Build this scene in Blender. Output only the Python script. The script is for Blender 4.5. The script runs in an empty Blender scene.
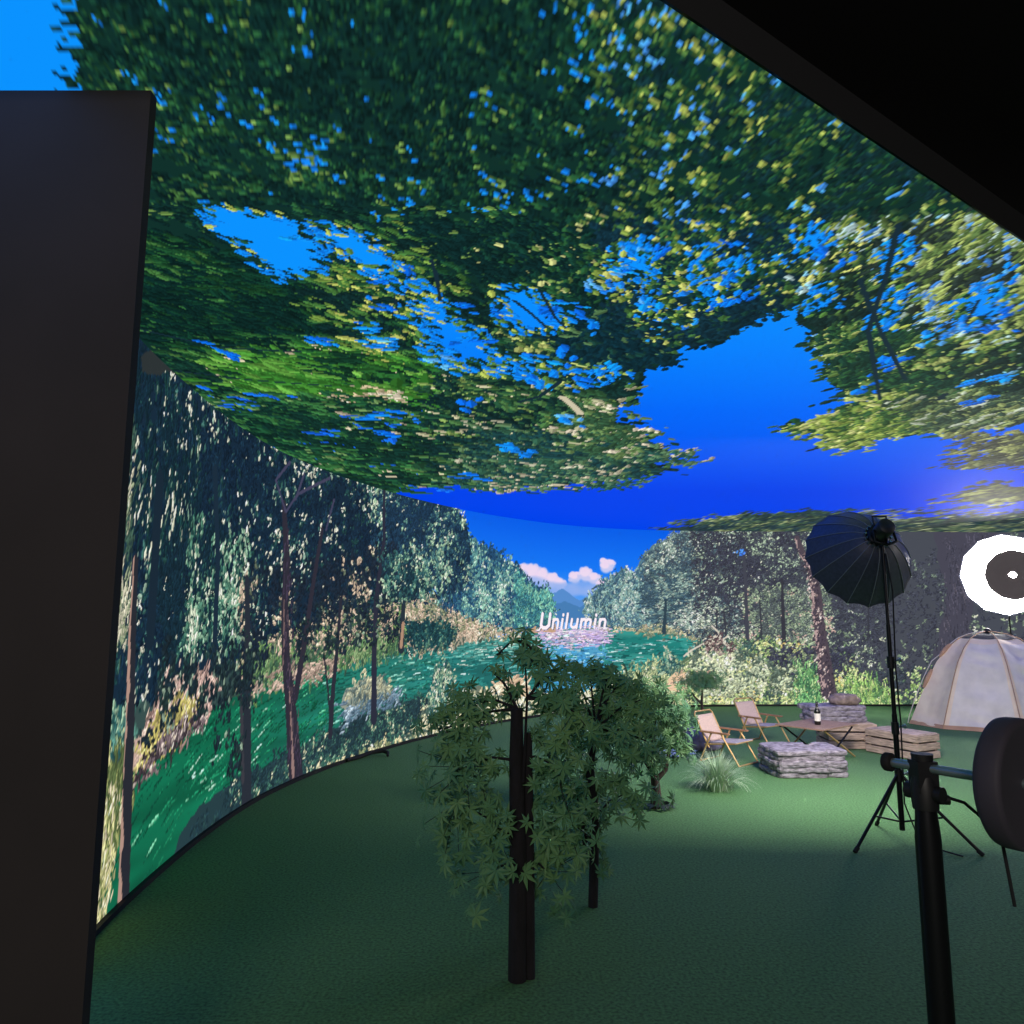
# Virtual-production LED stage: a curved video wall and a video ceiling showing a river in a forest,
# with a small camping set, artificial maples and studio lamps in front of it.  Units: metres.
import bpy, math, random
import numpy as np
from mathutils import Vector, Matrix, noise as mnoise

C = bpy.context.scene.collection
rnd = random.Random(11)
rng = np.random.default_rng(5)
PI = math.pi

# ------------------------------------------------------------------ helpers
class MB:
    """Collects vertices and faces of ONE mesh object."""
    def __init__(s): s.v = []; s.f = []; s.sm = []
    def add(s, vs, fs, smooth=False):
        b = len(s.v); s.v += [tuple(v) for v in vs]
        s.f += [tuple(b + i for i in f) for f in fs]; s.sm += [smooth] * len(fs)
    def box(s, c, d, m=None, taper=1.0):
        vs = []
        for z in (-.5, .5):
            k = taper if z > 0 else 1
            for x, y in ((-.5, -.5), (.5, -.5), (.5, .5), (-.5, .5)):
                v = Vector((x * d[0] * k, y * d[1] * k, z * d[2]))
                vs.append((m @ v if m else v) + Vector(c))
        s.add(vs, [(3, 2, 1, 0), (4, 5, 6, 7), (0, 1, 5, 4), (1, 2, 6, 5), (2, 3, 7, 6), (3, 0, 4, 7)])
    def tube(s, pts, r, n=10, caps=True):
        P = [Vector(p) for p in pts]; R = r if isinstance(r, (list, tuple)) else [r] * len(P)
        vs = []; up = None
        for i, p in enumerate(P):
            t = (P[min(i + 1, len(P) - 1)] - P[max(i - 1, 0)]).normalized()
            a = (up - t * up.dot(t)) if up else t.orthogonal()
            a = a.normalized() if a.length > 1e-6 else t.orthogonal().normalized()
            up = a; b = t.cross(a)
            for k in range(n):
                w = 2 * PI * k / n; vs.append(p + (a * math.cos(w) + b * math.sin(w)) * R[i])
        fs = [(i * n + k, i * n + (k + 1) % n, (i + 1) * n + (k + 1) % n, (i + 1) * n + k) for i in range(len(P) - 1) for k in range(n)]
        s.add(vs, fs, True)
        if caps:
            m = (len(P) - 1) * n
            s.add(vs[:n][::-1], [tuple(range(n))]); s.add(vs[m:], [tuple(range(n))])
    def lathe(s, prof, m=None, n=24, a0=0, a1=2 * PI, smooth=True):
        full = abs(a1 - a0 - 2 * PI) < 1e-6; k = n if full else n + 1
        vs = []
        for r, z in prof:
            for i in range(k):
                w = a0 + (a1 - a0) * i / n
                v = Vector((r * math.cos(w), r * math.sin(w), z)); vs.append(m @ v if m else v)
        fs = []
        for j in range(len(prof) - 1):
            for i in range(n):
                q = (i + 1) % k
                fs.append((j * k + i, j * k + q, (j + 1) * k + q, (j + 1) * k + i))
        s.add(vs, fs, smooth)
    def build(s, name, mat, parent=None, bevel=0):
        me = bpy.data.meshes.new(name); me.from_pydata(s.v, [], s.f)
        me.polygons.foreach_set('use_smooth', s.sm); me.update()
        o = bpy.data.objects.new(name, me); C.objects.link(o)
        if mat: me.materials.append(mat)
        if parent: o.parent = parent
        if bevel:
            b = o.modifiers.new('bevel', 'BEVEL'); b.width = bevel; b.segments = 2; b.limit_method = 'ANGLE'
        return o

def tag(o, label=None, cat=None, group=None, kind=None):
    for k, v in (('label', label), ('category', cat), ('group', group), ('kind', kind)):
        if v: o[k] = v
    return o
def thing(name, label, cat, loc=(0, 0, 0), rz=0, group=None):
    o = bpy.data.objects.new(name, None); C.objects.link(o)
    o.empty_display_size = .1; o.location = loc; o.rotation_euler = (0, 0, rz)
    return tag(o, label, cat, group)
def copy_tree(o, parent=None):
    c = o.copy(); C.objects.link(c)
    if parent: c.parent = parent
    for ch in list(o.children): copy_tree(ch, c)
    return c

def srgb(r, g, b):
    f = lambda c: c / 12.92 if c <= .04045 else ((c + .055) / 1.055) ** 2.4
    return (f(r / 255), f(g / 255), f(b / 255), 1)
def material(name, col, rough=.7, metal=0, var=0, scale=20, bump=0, bscale=None, col2=None, emit=None, stretch=None):
    """Principled material with a noise-driven colour variation and bump."""
    m = bpy.data.materials.new(name); m.use_nodes = True
    nt = m.node_tree; N = nt.nodes; L = nt.links; p = N['Principled BSDF']
    p.inputs['Base Color'].default_value = srgb(*col); p.inputs['Roughness'].default_value = rough; p.inputs['Metallic'].default_value = metal
    tc = N.new('ShaderNodeTexCoord'); mp = N.new('ShaderNodeMapping'); L.new(tc.outputs['Object'], mp.inputs[0])
    if stretch: mp.inputs['Scale'].default_value = stretch
    if var or col2:
        n = N.new('ShaderNodeTexNoise'); n.inputs['Scale'].default_value = scale; n.inputs['Detail'].default_value = 5
        L.new(mp.outputs[0], n.inputs['Vector'])
        r = N.new('ShaderNodeValToRGB'); L.new(n.outputs['Fac'], r.inputs[0])
        c1 = col2 or tuple(min(255, c * (1 + var)) for c in col); c0 = col if col2 else tuple(c * (1 - var) for c in col)
        r.color_ramp.elements[0].color = srgb(*c0); r.color_ramp.elements[1].color = srgb(*c1)
        r.color_ramp.elements[0].position = .32; r.color_ramp.elements[1].position = .68
        L.new(r.outputs[0], p.inputs['Base Color'])
    if bump:
        n2 = N.new('ShaderNodeTexNoise'); n2.inputs['Scale'].default_value = bscale or scale; n2.inputs['Detail'].default_value = 6
        L.new(mp.outputs[0], n2.inputs['Vector'])
        b = N.new('ShaderNodeBump'); b.inputs['Strength'].default_value = bump; b.inputs['Distance'].default_value = .02
        L.new(n2.outputs['Fac'], b.inputs['Height']); L.new(b.outputs[0], p.inputs['Normal'])
    if emit:
        p.inputs['Emission Color'].default_value = srgb(*emit[0]); p.inputs['Emission Strength'].default_value = emit[1]
    return m

M = {}
def mk(k, *a, **kw): M[k] = material(k, *a, **kw)
mk('turf', (82, 127, 78), .95, var=.22, scale=60, bump=.5, bscale=350)
mk('black panel', (45, 40, 41), .85, var=.06, scale=3)
mk('black plastic', (26, 26, 30), .5)
mk('black cloth', (62, 66, 84), .5, var=.1, scale=40)
mk('rubber', (22, 22, 24), .8)
mk('black metal', (30, 31, 36), .38, .6)
mk('steel', (165, 182, 188), .38, .8)
mk('chrome bolt', (190, 200, 210), .25, 1)
mk('grey seam', (120, 125, 135), .6)
mk('lining', (235, 235, 232), .8)
mk('lit fabric', (240, 240, 240), .9, emit=((255, 250, 244), 40))
mk('lit diffuser', (240, 240, 240), .9, emit=((255, 246, 236), 100))
mk('chair cloth', (205, 180, 168), .9, var=.06, scale=60, bump=.15, bscale=200)
mk('chair seat cloth', (165, 160, 172), .9, var=.06, scale=60, bump=.15, bscale=200)
mk('brass tube', (196, 160, 105), .4, .35)
mk('arm wood', (150, 112, 82), .55, var=.15, scale=14, stretch=(1, 8, 8))
mk('table wood', (150, 122, 106), .5, var=.15, scale=12, stretch=(1, 8, 8))
mk('crate wood', (168, 148, 136), .8, var=.2, scale=9, bump=.25, stretch=(1, 1, 7))
mk('stone', (128, 122, 134), .85, var=.34, scale=16, bump=.7, bscale=30, stretch=(1, 1, 3))
mk('boulder', (135, 118, 112), .85, var=.2, scale=12, bump=.6, bscale=24)
mk('violet rock', (120, 112, 138), .85, var=.2, scale=12, bump=.5, bscale=24)
mk('glass dark', (20, 22, 20), .15)
mk('paper', (225, 222, 215), .7)
mk('tent cloth', (250, 228, 198), .85, var=.04, scale=5, bump=.12, bscale=9)
mk('tent door cloth', (236, 228, 212), .85, var=.04, scale=5, bump=.12, bscale=9)
mk('tent hem', (196, 156, 126), .85, var=.06, scale=8)
mk('tent mesh', (52, 56, 66), .9)
mk('tent pole', (215, 205, 195), .45)
mk('maple leaf', (76, 132, 96), .6, col2=(116, 158, 98), scale=5)
mk('bark', (70, 58, 54), .9, var=.25, scale=20, bump=.6, stretch=(1, 1, .3))
mk('dark bark', (30, 27, 32), .9, var=.2, scale=25, bump=.6, stretch=(1, 1, .3))
mk('tuft blade', (150, 182, 150), .7, col2=(196, 214, 182), scale=6)
mk('blue petal', (90, 130, 225), .6, col2=(190, 205, 250), scale=30)
mk('dark leaf', (28, 46, 40), .6)
mk('soot', (10, 9, 10), .95); M['soot'].node_tree.nodes['Principled BSDF'].inputs['Specular IOR Level'].default_value = 0
mk('weight', (62, 58, 70), .7)
mk('dark studio', (18, 18, 22), .9)
mk('cabinet', (30, 30, 34), .7)

def screen_material(name):
    """LED face: shows the picture stored per LED pixel, over a matt black face that still catches the lamps."""
    m = bpy.data.materials.new(name); m.use_nodes = True
    N = m.node_tree.nodes; L = m.node_tree.links; p = N['Principled BSDF']
    p.inputs['Specular IOR Level'].default_value = .02; p.inputs['Base Color'].default_value = (.006, .006, .0065, 1); p.inputs['Roughness'].default_value = .75
    a = N.new('ShaderNodeAttribute'); a.attribute_name = 'led'
    L.new(a.outputs['Color'], p.inputs['Emission Color']); p.inputs['Emission Strength'].default_value = 1
    m.cycles.emission_sampling = 'NONE'
    return m

# ------------------------------------------------------------------ the pictures on the screens
def sines(seed, n=9, f0=.6, f1=5.):
    r = np.random.default_rng(seed); a = r.uniform(0, 2 * PI, n); f = np.geomspace(f0, f1, n); ph = r.uniform(0, 6.28, n)
    def fn(x, y):
        t = 0
        for i in range(n): t = t + np.sin((x * np.cos(a[i]) + y * np.sin(a[i])) * f[i] * 2 * PI + ph[i]) * (f0 / f[i]) ** .35
        return t / (n ** .5)
    return fn
def inside(poly, x, y):
    r = np.zeros(np.shape(x), bool); n = len(poly)
    for i in range(n):
        (x0, y0), (x1, y1) = poly[i], poly[(i + 1) % n]
        if y0 == y1: continue
        r ^= ((y0 > y) != (y1 > y)) & (x < (x1 - x0) * (y - y0) / (y1 - y0) + x0)
    return r

class Canvas:
    """LED pixels in the screen's own metres: columns cx, rows given by gx/gy arrays."""
    density, shrink, dark = 2.6, .63, 1.5
    def __init__(s, cx, gx, gy, rowof):
        s.cx, s.gx, s.gy, s.rowof = cx, gx, gy, rowof
        s.col = np.zeros(gx.shape + (3,), np.float32)
    def window(s, x0, x1, y0, y1):
        i0 = np.searchsorted(s.cx, x0) ; i1 = np.searchsorted(s.cx, x1)
        r = [s.rowof(x, y) for x in (x0, x1) for y in (y0, y1)]
        return max(0, min(r)), min(s.gx.shape[0], max(r) + 1), max(0, i0), min(len(s.cx), i1)
    def fill(s, poly, col, wob=0, seed=1, alpha=1, f=(.8, 6)):
        xs = [p[0] for p in poly]; ys = [p[1] for p in poly]
        j0, j1, i0, i1 = s.window(min(xs) - wob * 2, max(xs) + wob * 2, min(ys) - wob * 2, max(ys) + wob * 2)
        if j1 <= j0 or i1 <= i0: return
        gx, gy = s.gx[j0:j1, i0:i1], s.gy[j0:j1, i0:i1]
        px, py = gx, gy
        if wob: px = gx + wob * sines(seed, 8, *f)(gx, gy); py = gy + wob * sines(seed + 50, 8, *f)(gx, gy)
        m = inside(poly, px, py)
        w = s.col[j0:j1, i0:i1]
        c = col(gx, gy) if callable(col) else np.broadcast_to(np.array(col, np.float32), w.shape)
        w[m] = w[m] * (1 - alpha) + c[m] * alpha
    def blob(s, x, y, rx, ry, col, a=1.):
        j0, j1, i0, i1 = s.window(x - rx, x + rx, y - ry, y + ry)
        if j1 <= j0 or i1 <= i0: return
        d = ((s.gx[j0:j1, i0:i1] - x) / rx) ** 2 + ((s.gy[j0:j1, i0:i1] - y) / ry) ** 2
        k = (a * np.clip(1.6 * (1 - d), 0, 1))[..., None]
        s.col[j0:j1, i0:i1] = s.col[j0:j1, i0:i1] * (1 - k) + np.array(col, np.float32) * k
    def leaf(s, x, y, l, w, ang, col):
        r = max(l, w)
        j0, j1, i0, i1 = s.window(x - r, x + r, y - r, y + r)
        if j1 <= j0 or i1 <= i0: return
        dx = s.gx[j0:j1, i0:i1] - x; dy = s.gy[j0:j1, i0:i1] - y; ca, sa = math.cos(ang), math.sin(ang)
        u = (dx * ca + dy * sa) / l; v = (dy * ca - dx * sa) / w
        m = np.abs(v) < 1 - u * u; half = np.where(v[m] > 0, 1.13, .86)[:, None]      # the two halves of a leaf catch the light differently
        s.col[j0:j1, i0:i1][m] = np.minimum(np.array(col, np.float32) * half, 255)
    def line(s, pts, w, col, col2=None, side=.0):
        """A tapering stroke; col2 paints the strip on one side of it (side = share of the width)."""
        W = w if isinstance(w, (list, tuple)) else [w] * len(pts)
        for k in range(len(pts) - 1):
            (x0, y0), (x1, y1) = pts[k], pts[k + 1]; r = max(W[k], W[k + 1])
            j0, j1, i0, i1 = s.window(min(x0, x1) - r, max(x0, x1) + r, min(y0, y1) - r, max(y0, y1) + r)
            if j1 <= j0 or i1 <= i0: continue
            gx, gy = s.gx[j0:j1, i0:i1], s.gy[j0:j1, i0:i1]
            dx, dy = x1 - x0, y1 - y0; q = dx * dx + dy * dy + 1e-9
            t = np.clip(((gx - x0) * dx + (gy - y0) * dy) / q, 0, 1)
            d = np.hypot(gx - x0 - t * dx, gy - y0 - t * dy); ww = (W[k] + (W[k + 1] - W[k]) * t) * .5
            sg = ((gx - x0) * dy - (gy - y0) * dx) * (1 if dy >= 0 else -1) / math.sqrt(q)
            m = d < ww; s.col[j0:j1, i0:i1][m] = col
            if col2 is not None:
                g = sines(k + 3, 6, 2, 14)(gx, gy * .4)
                m2 = m & (sg < -ww * (1 - 2 * side) + ww * .5 * g); s.col[j0:j1, i0:i1][m2] = col2
    def dabs(s, poly, n, l, w, ang, spread, pal, clump=.35, persp=False, seed=3, size=None, cf=(.5, 4), feather=.045, spray=7):
        """n leaf dabs inside a polygon; pal = (weight, colour) from dark to light, drifted in clumps."""
        n = int(n * s.density); l *= s.shrink; w *= s.shrink
        wts = [p[0] for p in pal]; wts[0] *= s.dark
        cw = np.cumsum(wts); cw = cw / cw[-1]; cols = [np.array(p[1], np.float32) for p in pal]
        P = np.array(poly, float)
        if persp: P = np.stack([P[:, 0] / P[:, 1], 1 / P[:, 1]], 1)
        lo, hi = P.min(0), P.max(0); q = np.zeros((0, 2)); m = max(1, n // spray)      # m sprays of leaves
        while len(q) < m:
            c = rng.uniform(lo, hi, (m * 2, 2))
            if persp: c = np.stack([c[:, 0] / c[:, 1], 1 / c[:, 1]], 1)
            q = np.concatenate([q, c[inside(poly, c[:, 0], c[:, 1])]])
        q = q[:m]; sz = np.array([size(y) for y in q[:, 1]]) if size else np.ones(m)
        q = q + rng.normal(0, 1, (m, 2)) * feather * sz[:, None]
        nz = sines(seed, 9, *cf)(q[:, 0], q[:, 1]); nz = (nz - nz.mean()) / (nz.std() + 1e-6)
        u = rng.normal(0, 1, m) * math.sqrt(1 - clump * clump) + clump * nz
        u = np.argsort(np.argsort(u)) / m
        for i in range(m):
            a0 = (ang(*q[i]) if callable(ang) else ang) + rng.normal(0, spread); ca, sa = math.cos(a0), math.sin(a0)
            k = rng.uniform(.55, 1.35, spray) * sz[i]; du = rng.normal(0, 1.5, spray) * l * sz[i]; dv = rng.normal(0, 1.1, spray) * max(w * 1.6, l * .4) * sz[i]
            aa = rng.normal(0, spread * .8, spray); jit = rng.uniform(.82, 1.18, spray); uu = np.clip(u[i] + rng.normal(0, .1, spray), 0, .9999)
            idx = np.minimum(np.searchsorted(cw, uu), len(cols) - 1)
            for z in range(spray):
                s.leaf(q[i, 0] + du[z] * ca - dv[z] * sa, q[i, 1] + du[z] * sa + dv[z] * ca, l * k[z], w * k[z], a0 + aa[z], np.minimum(cols[idx[z]] * jit[z], 255))
    def linear(s):
        c = np.clip(s.col / 255, 0, 1)
        return np.where(c <= .04045, c / 12.92, ((c + .055) / 1.055) ** 2.4)

def screen_mesh(name, pos, canvas, mat, parent, flip=False):
    R, K = canvas.gx.shape
    me = bpy.data.meshes.new(name); me.vertices.add(R * K); me.vertices.foreach_set('co', pos.reshape(-1).astype(np.float32))
    i = np.arange(R * K).reshape(R, K)
    q = np.stack([i[:-1, :-1], i[:-1, 1:], i[1:, 1:], i[1:, :-1]], -1).reshape(-1, 4)
    if flip: q = q[:, ::-1]
    n = len(q); me.loops.add(n * 4); me.loops.foreach_set('vertex_index', q.reshape(-1).astype(np.int32))
    me.polygons.add(n); me.polygons.foreach_set('loop_start', np.arange(0, n * 4, 4, dtype=np.int32))
    me.update(calc_edges=True)
    at = me.attributes.new('led', 'FLOAT_COLOR', 'POINT')
    rgba = np.ones((R * K, 4), np.float32); rgba[:, :3] = canvas.linear().reshape(-1, 3); at.data.foreach_set('color', rgba.reshape(-1))
    me.materials.append(mat)
    o = bpy.data.objects.new(name, me); C.objects.link(o); o.parent = parent
    return o

# ---- plan of the curved wall
PLAN = [(-2.05, 3.2), (-2.25, 4.2), (-2.35, 5.0), (-2.42, 6.0), (-2.42, 6.9), (-2.34, 7.7), (-2.12, 8.7), (-1.75, 9.75), (-1.38, 10.6), (-0.85, 11.55), (-0.18, 12.5), (0.9, 13.6), (2.1, 14.3), (3.4, 14.62), (4.8, 14.72), (7.7, 14.75), (10.4, 14.85), (12.6, 14.3)]
def curve(P, n=24):
    out = []
    for i in range(len(P) - 1):
        p0, p1, p2, p3 = P[max(i - 1, 0)], P[i], P[i + 1], P[min(i + 2, len(P) - 1)]
        for k in range(n):
            t = k / n
            out.append(tuple(.5 * ((2 * p1[j]) + (-p0[j] + p2[j]) * t + (2 * p0[j] - 5 * p1[j] + 4 * p2[j] - p3[j]) * t * t + (-p0[j] + 3 * p1[j] - 3 * p2[j] + p3[j]) * t ** 3) for j in (0, 1)))
    return np.array(out + [P[-1]])
CV = curve(PLAN); CS = np.concatenate([[0], np.cumsum(np.hypot(*np.diff(CV, axis=0).T))]); SMAX = CS[-1]
def on_wall(s): return np.interp(s, CS, CV[:, 0]), np.interp(s, CS, CV[:, 1])
H0, H1, HC = .035, 3.385, 3.4

# ---- wall picture (s along the wall, z up)
cx = np.concatenate([np.arange(0, 3.5, .011), np.arange(3.5, 10.7, .015), np.arange(10.7, 12.6, .007), np.arange(12.6, 21, .016), np.arange(21, SMAX, .06), [SMAX]])
rz = np.concatenate([np.arange(H0, 1.42, .014), np.arange(1.42, 1.95, .007), np.arange(1.95, H1, .014), [H1]])
gx, gy = np.meshgrid(cx, rz)
W = Canvas(cx, gx, gy, lambda x, y: int(np.searchsorted(rz, y)))
def lerp(a, b, t): return np.array(a, np.float32) + (np.array(b, np.float32) - np.array(a, np.float32)) * np.clip(t, 0, 1)[..., None]
# sky
W.fill([(0, 0), (SMAX, 0), (SMAX, 3.5), (0, 3.5)], lambda x, y: np.where((y > 2.55)[..., None], lerp((18, 120, 245), (0, 92, 232), (y - 2.55) / .85), lerp((120, 175, 240), (18, 120, 245), (y - 1.75) / .8)))
sky_puffs = [(11.35,2.3,.33,.2),(10.95,2.28,.35,.26),(10.6,2.36,.3,.25)]
for (x, y), r in zip([(10.41,2.472),(10.67,2.448),(10.93,2.387),(11.16,2.341),(11.36,2.293),(11.72,2.413),(11.98,2.476),(12.17,2.407),(12.35,2.298),(12.4,2.715),(12.53,2.681),(12.44,2.621),(12.71,2.438),(12.93,2.48),(13.18,2.465),(13.35,2.41)], (.2,.26,.24,.2,.16,.16,.2,.17,.15,.12,.14,.15,.14,.17,.17,.14)):
    W.blob(x, y, r, r * .78, (206, 205, 240), .95)
    W.blob(x - .02, y + .05, r * .75, r * .5, (240, 218, 240), .9)
    for _ in range(7):
        a = rng.uniform(-.4, 3.6); q_ = r * rng.uniform(.22, .42); W.blob(x + math.cos(a) * r * .8, y + math.sin(a) * r * .55, q_, q_ * .8, (236, 214, 240) if math.sin(a) > .2 else (200, 200, 240), .8)
for (x, y) in [(10.72,2.274),(11.11,2.197),(11.5,2.188),(11.88,2.233),(12.25,2.165)]: W.blob(x, y, .45, .16, (150, 178, 238), .7)
# far hills
W.fill([(0.27,1.963),(4.85,2.308),(9.04,1.966),(9.82,1.454),(8.27,1.217),(0.75,-0.244)], (56, 78, 76), 0)
W.fill([(10.98,2.07),(11.26,2.147),(11.43,2.223),(11.62,2.118),(11.83,2.011),(12.07,2.088),(12.28,2.222),(12.57,2.283),(12.85,2.021),(12.84,1.606),(10.97,1.612)], (86, 140, 205), .02, 4)
W.fill([(11.15,1.895),(11.5,1.971),(11.83,1.901),(12.18,1.959),(12.56,1.869),(12.56,1.607),(11.15,1.612)], (70, 125, 180), .03, 9)
# water
def water(x, y):
    n = sines(21, 9, .5, 3)(x * .35, y * 5)
    a = lerp((16, 104, 74), (42, 122, 116), (x - 3) / 5); b = lerp((42, 122, 116), (50, 138, 130), (x - 10) / 3)
    c = np.where((x < 8)[..., None], a, b)
    return c * (1 + .13 * n[..., None])
W.fill([(0.26,-0.006),(1.09,0.705),(1.63,0.783),(1.95,0.864),(2.56,0.93),(3.08,0.964),(3.97,1.06),(4.95,1.119),(5.85,1.173),(7.26,1.255),(8.65,1.293),(9.82,1.373),(10.85,1.474),(12.51,1.514),(13.37,1.472),(14.18,1.374),(14.78,1.161),(15.16,0.874),(14.34,0.311),(12.26,0.186),(11.33,0.137),(9.32,-0.212),(5.72,-0.363),(4.2,-1.935)], water, 0)
W.fill([(9.26,1.149),(9.82,1.243),(10.59,1.273),(10.97,1.125),(10.71,0.877),(10.84,0.616),(9.83,0.517),(9.26,0.714),(9.05,0.958)], (30, 96, 94), .06, 13, .75)
W.fill([(12.42,1.274),(13.15,1.341),(13.97,1.26),(14.17,1.069),(13.56,0.979),(12.41,1.053)], (20, 118, 112), .06, 14, .6)
W.fill([(11,1.211),(12.41,1.218),(12.41,0.814),(12.3,0.184),(10.84,0.277),(10.71,0.792)], lambda x, y: lerp((110, 180, 215), (70, 150, 205), (1.35 - y) / .5), .14, 15, .85, (2, 9))
W.fill([(10.85,1.474),(12.46,1.477),(12.5,1.235),(12.17,1.149),(11.05,1.175),(10.79,1.302)], (216, 190, 226), .03, 16, .85)
ws = lambda p, n, l, w, a, pal, sd: W.dabs(p, int(n * .55), l, w * 1.05, a, .06, pal, .5, seed=sd, cf=(.4, 2), feather=.03, spray=2)
ws([(8.27,1.217),(10.85,1.439),(12.5,1.272),(14.18,1.259),(14.35,0.499),(11.33,0.241),(8.28,0.638),(7.28,0.921)], 900, .16, .012, 0, [(3, (26, 100, 98)), (3, (50, 136, 130)), (1.1, (100, 175, 170)), (.4, (180, 215, 212))], 5)
ws([(8.27,1.144),(9.04,1.343),(10.97,1.403),(10.97,1.212),(9.31,1.022)], 220, .2, .012, 0, [(3, (70, 145, 138)), (2, (120, 178, 165)), (.8, (196, 214, 200))], 6)
ws([(10.79,1.44),(12.51,1.458),(12.46,1.181),(10.84,1.163)], 260, .1, .012, 0, [(2, (180, 160, 210)), (3, (235, 205, 228)), (1, (120, 160, 210))], 7)
ws([(11.05,1.158),(12.41,1.163),(12.31,0.364),(11.04,0.433)], 260, .16, .011, 0, [(3, (70, 150, 205)), (2, (150, 205, 235)), (1, (60, 130, 170))], 8)
ws([(5.63,1.094),(8.27,1.246),(8.28,0.638),(7.3,0.326),(5.68,0.361)], 420, .14, .013, .05, [(3, (24, 98, 88)), (2, (50, 128, 112)), (.7, (130, 190, 174))], 9)
ws([(1.72,0.573),(2.01,0.828),(3.09,0.931),(4.74,1.052),(5.74,1.087),(5.78,0.515),(4.81,0.238),(3.29,0.275)], 520, .13, .012, .22, [(4, (14, 84, 62)), (4, (30, 128, 90)), (.8, (100, 184, 144)), (.4, (180, 230, 205))], 10)
ws([(0.48,-0.025),(1.72,0.573),(3.51,0.225),(5.03,0.199),(4.18,-1.757)], 300, .14, .014, .3, [(4, (14, 84, 62)), (4, (30, 128, 90)), (1, (120, 200, 160))], 11)
# banks on the far side
W.fill([(7.34,1.905),(8.05,1.991),(8.67,1.913),(9.07,1.716),(9.57,1.571),(10.2,1.516),(10.59,1.546),(10.59,1.443),(9.57,1.394),(9.04,1.327),(8.65,1.263),(7.89,1.231),(7.27,1.242)], (168, 158, 138), .03, 22)
W.dabs([(7.34,1.905),(8.05,1.991),(8.67,1.913),(9.07,1.716),(9.57,1.571),(10.33,1.514),(10.33,1.413),(9.04,1.343),(8.27,1.246),(7.31,1.253)], 1100, .05, .025, 0, .8, [(2, (80, 95, 85)), (3, (140, 145, 112)), (3, (196, 172, 150)), (2, (228, 205, 182))], seed=12)
W.dabs([(7.35,1.55),(7.88,1.629),(8.52,1.535),(8.73,1.351),(8.27,1.275),(7.36,1.279)], 500, .05, .03, .6, .9, [(4, (24, 58, 66)), (3, (40, 84, 84)), (1, (90, 130, 110))], seed=13)
W.fill([(10.33,1.48),(10.64,1.614),(10.98,1.682),(11.25,1.576),(11.25,1.434),(10.59,1.426)], (196, 160, 130), .02, 24)
W.fill([(12.06,1.535),(12.29,1.681),(13.38,1.795),(14.19,1.681),(14.39,1.45),(13.98,1.336),(13.16,1.435)], (178, 172, 145), .03, 25)
W.dabs([(12.06,1.535),(13.17,1.757),(14.19,1.681),(15.09,1.642),(15.27,1.103),(14.37,1.067),(14.18,1.336),(13.36,1.415)], 900, .05, .022, 0, .7, [(2, (110, 125, 105)), (3, (168, 165, 130)), (3, (205, 196, 158)), (1, (228, 200, 180))], seed=14)
W.dabs([(13.17,1.795),(13.38,1.91),(13.58,1.757),(13.47,1.605),(13.16,1.567)], 80, .05, .03, 0, .7, [(2, (190, 150, 145)), (2, (225, 190, 178))], seed=15)
# far trees
pale = [(4, (34, 72, 104)), (3, (58, 106, 122)), (3, (96, 146, 142)), (2, (146, 190, 170)), (.6, (206, 224, 206))]
W.fill([(7.96,3.418),(8.64,3.385),(8.91,3.066),(9.29,2.809),(9.72,2.773),(9.95,2.653),(10.28,2.603),(10.51,2.337),(10.75,2.205),(11.01,2.212),(11.18,1.967),(11.18,1.523),(10.2,1.532),(9.57,1.619),(9.04,1.747),(8.25,1.951)], (58, 108, 124), .05, 31)
W.dabs([(8.22,3.454),(8.64,3.385),(8.91,3.066),(9.29,2.826),(9.72,2.79),(9.95,2.653),(10.28,2.603),(10.51,2.337),(10.75,2.17),(11.01,2.177),(11.16,1.966),(11.15,1.576),(10.2,1.549),(9.57,1.619),(9.04,1.778),(8.25,1.951)], 4200, .05, .026, 1.3, .7, pale, .55, seed=16, cf=(.4, 2))
W.dabs([(10.23,2.498),(10.51,2.303),(10.75,2.135),(11.06,2.142),(11.18,1.931),(11.18,1.576),(10.23,1.582)], 800, .045, .024, 1.3, .7, [(2, (50, 105, 120)), (3, (80, 150, 145)), (2, (130, 190, 165))], .5, seed=17)
W.fill([(11.92,1.792),(12.02,2.05),(12.23,2.202),(12.37,2.355),(12.62,2.474),(12.84,2.555),(13.06,2.521),(13.24,2.834),(13.45,3.092),(13.71,3.196),(14.25,3.324),(14.44,2.812),(14.2,2.028),(13.37,1.548),(12.29,1.57)], (92, 124, 132), .05, 32)
W.dabs([(11.92,1.792),(12.02,2.05),(12.23,2.202),(12.37,2.355),(12.62,2.474),(12.84,2.555),(13.06,2.521),(13.23,2.795),(13.38,2.025),(13.33,1.567),(12.29,1.57)], 1700, .05, .025, 1.3, .7, [(3, (66, 98, 118)), (3, (100, 138, 142)), (3, (146, 176, 166)), (1, (196, 208, 200))], .5, seed=18)
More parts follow.
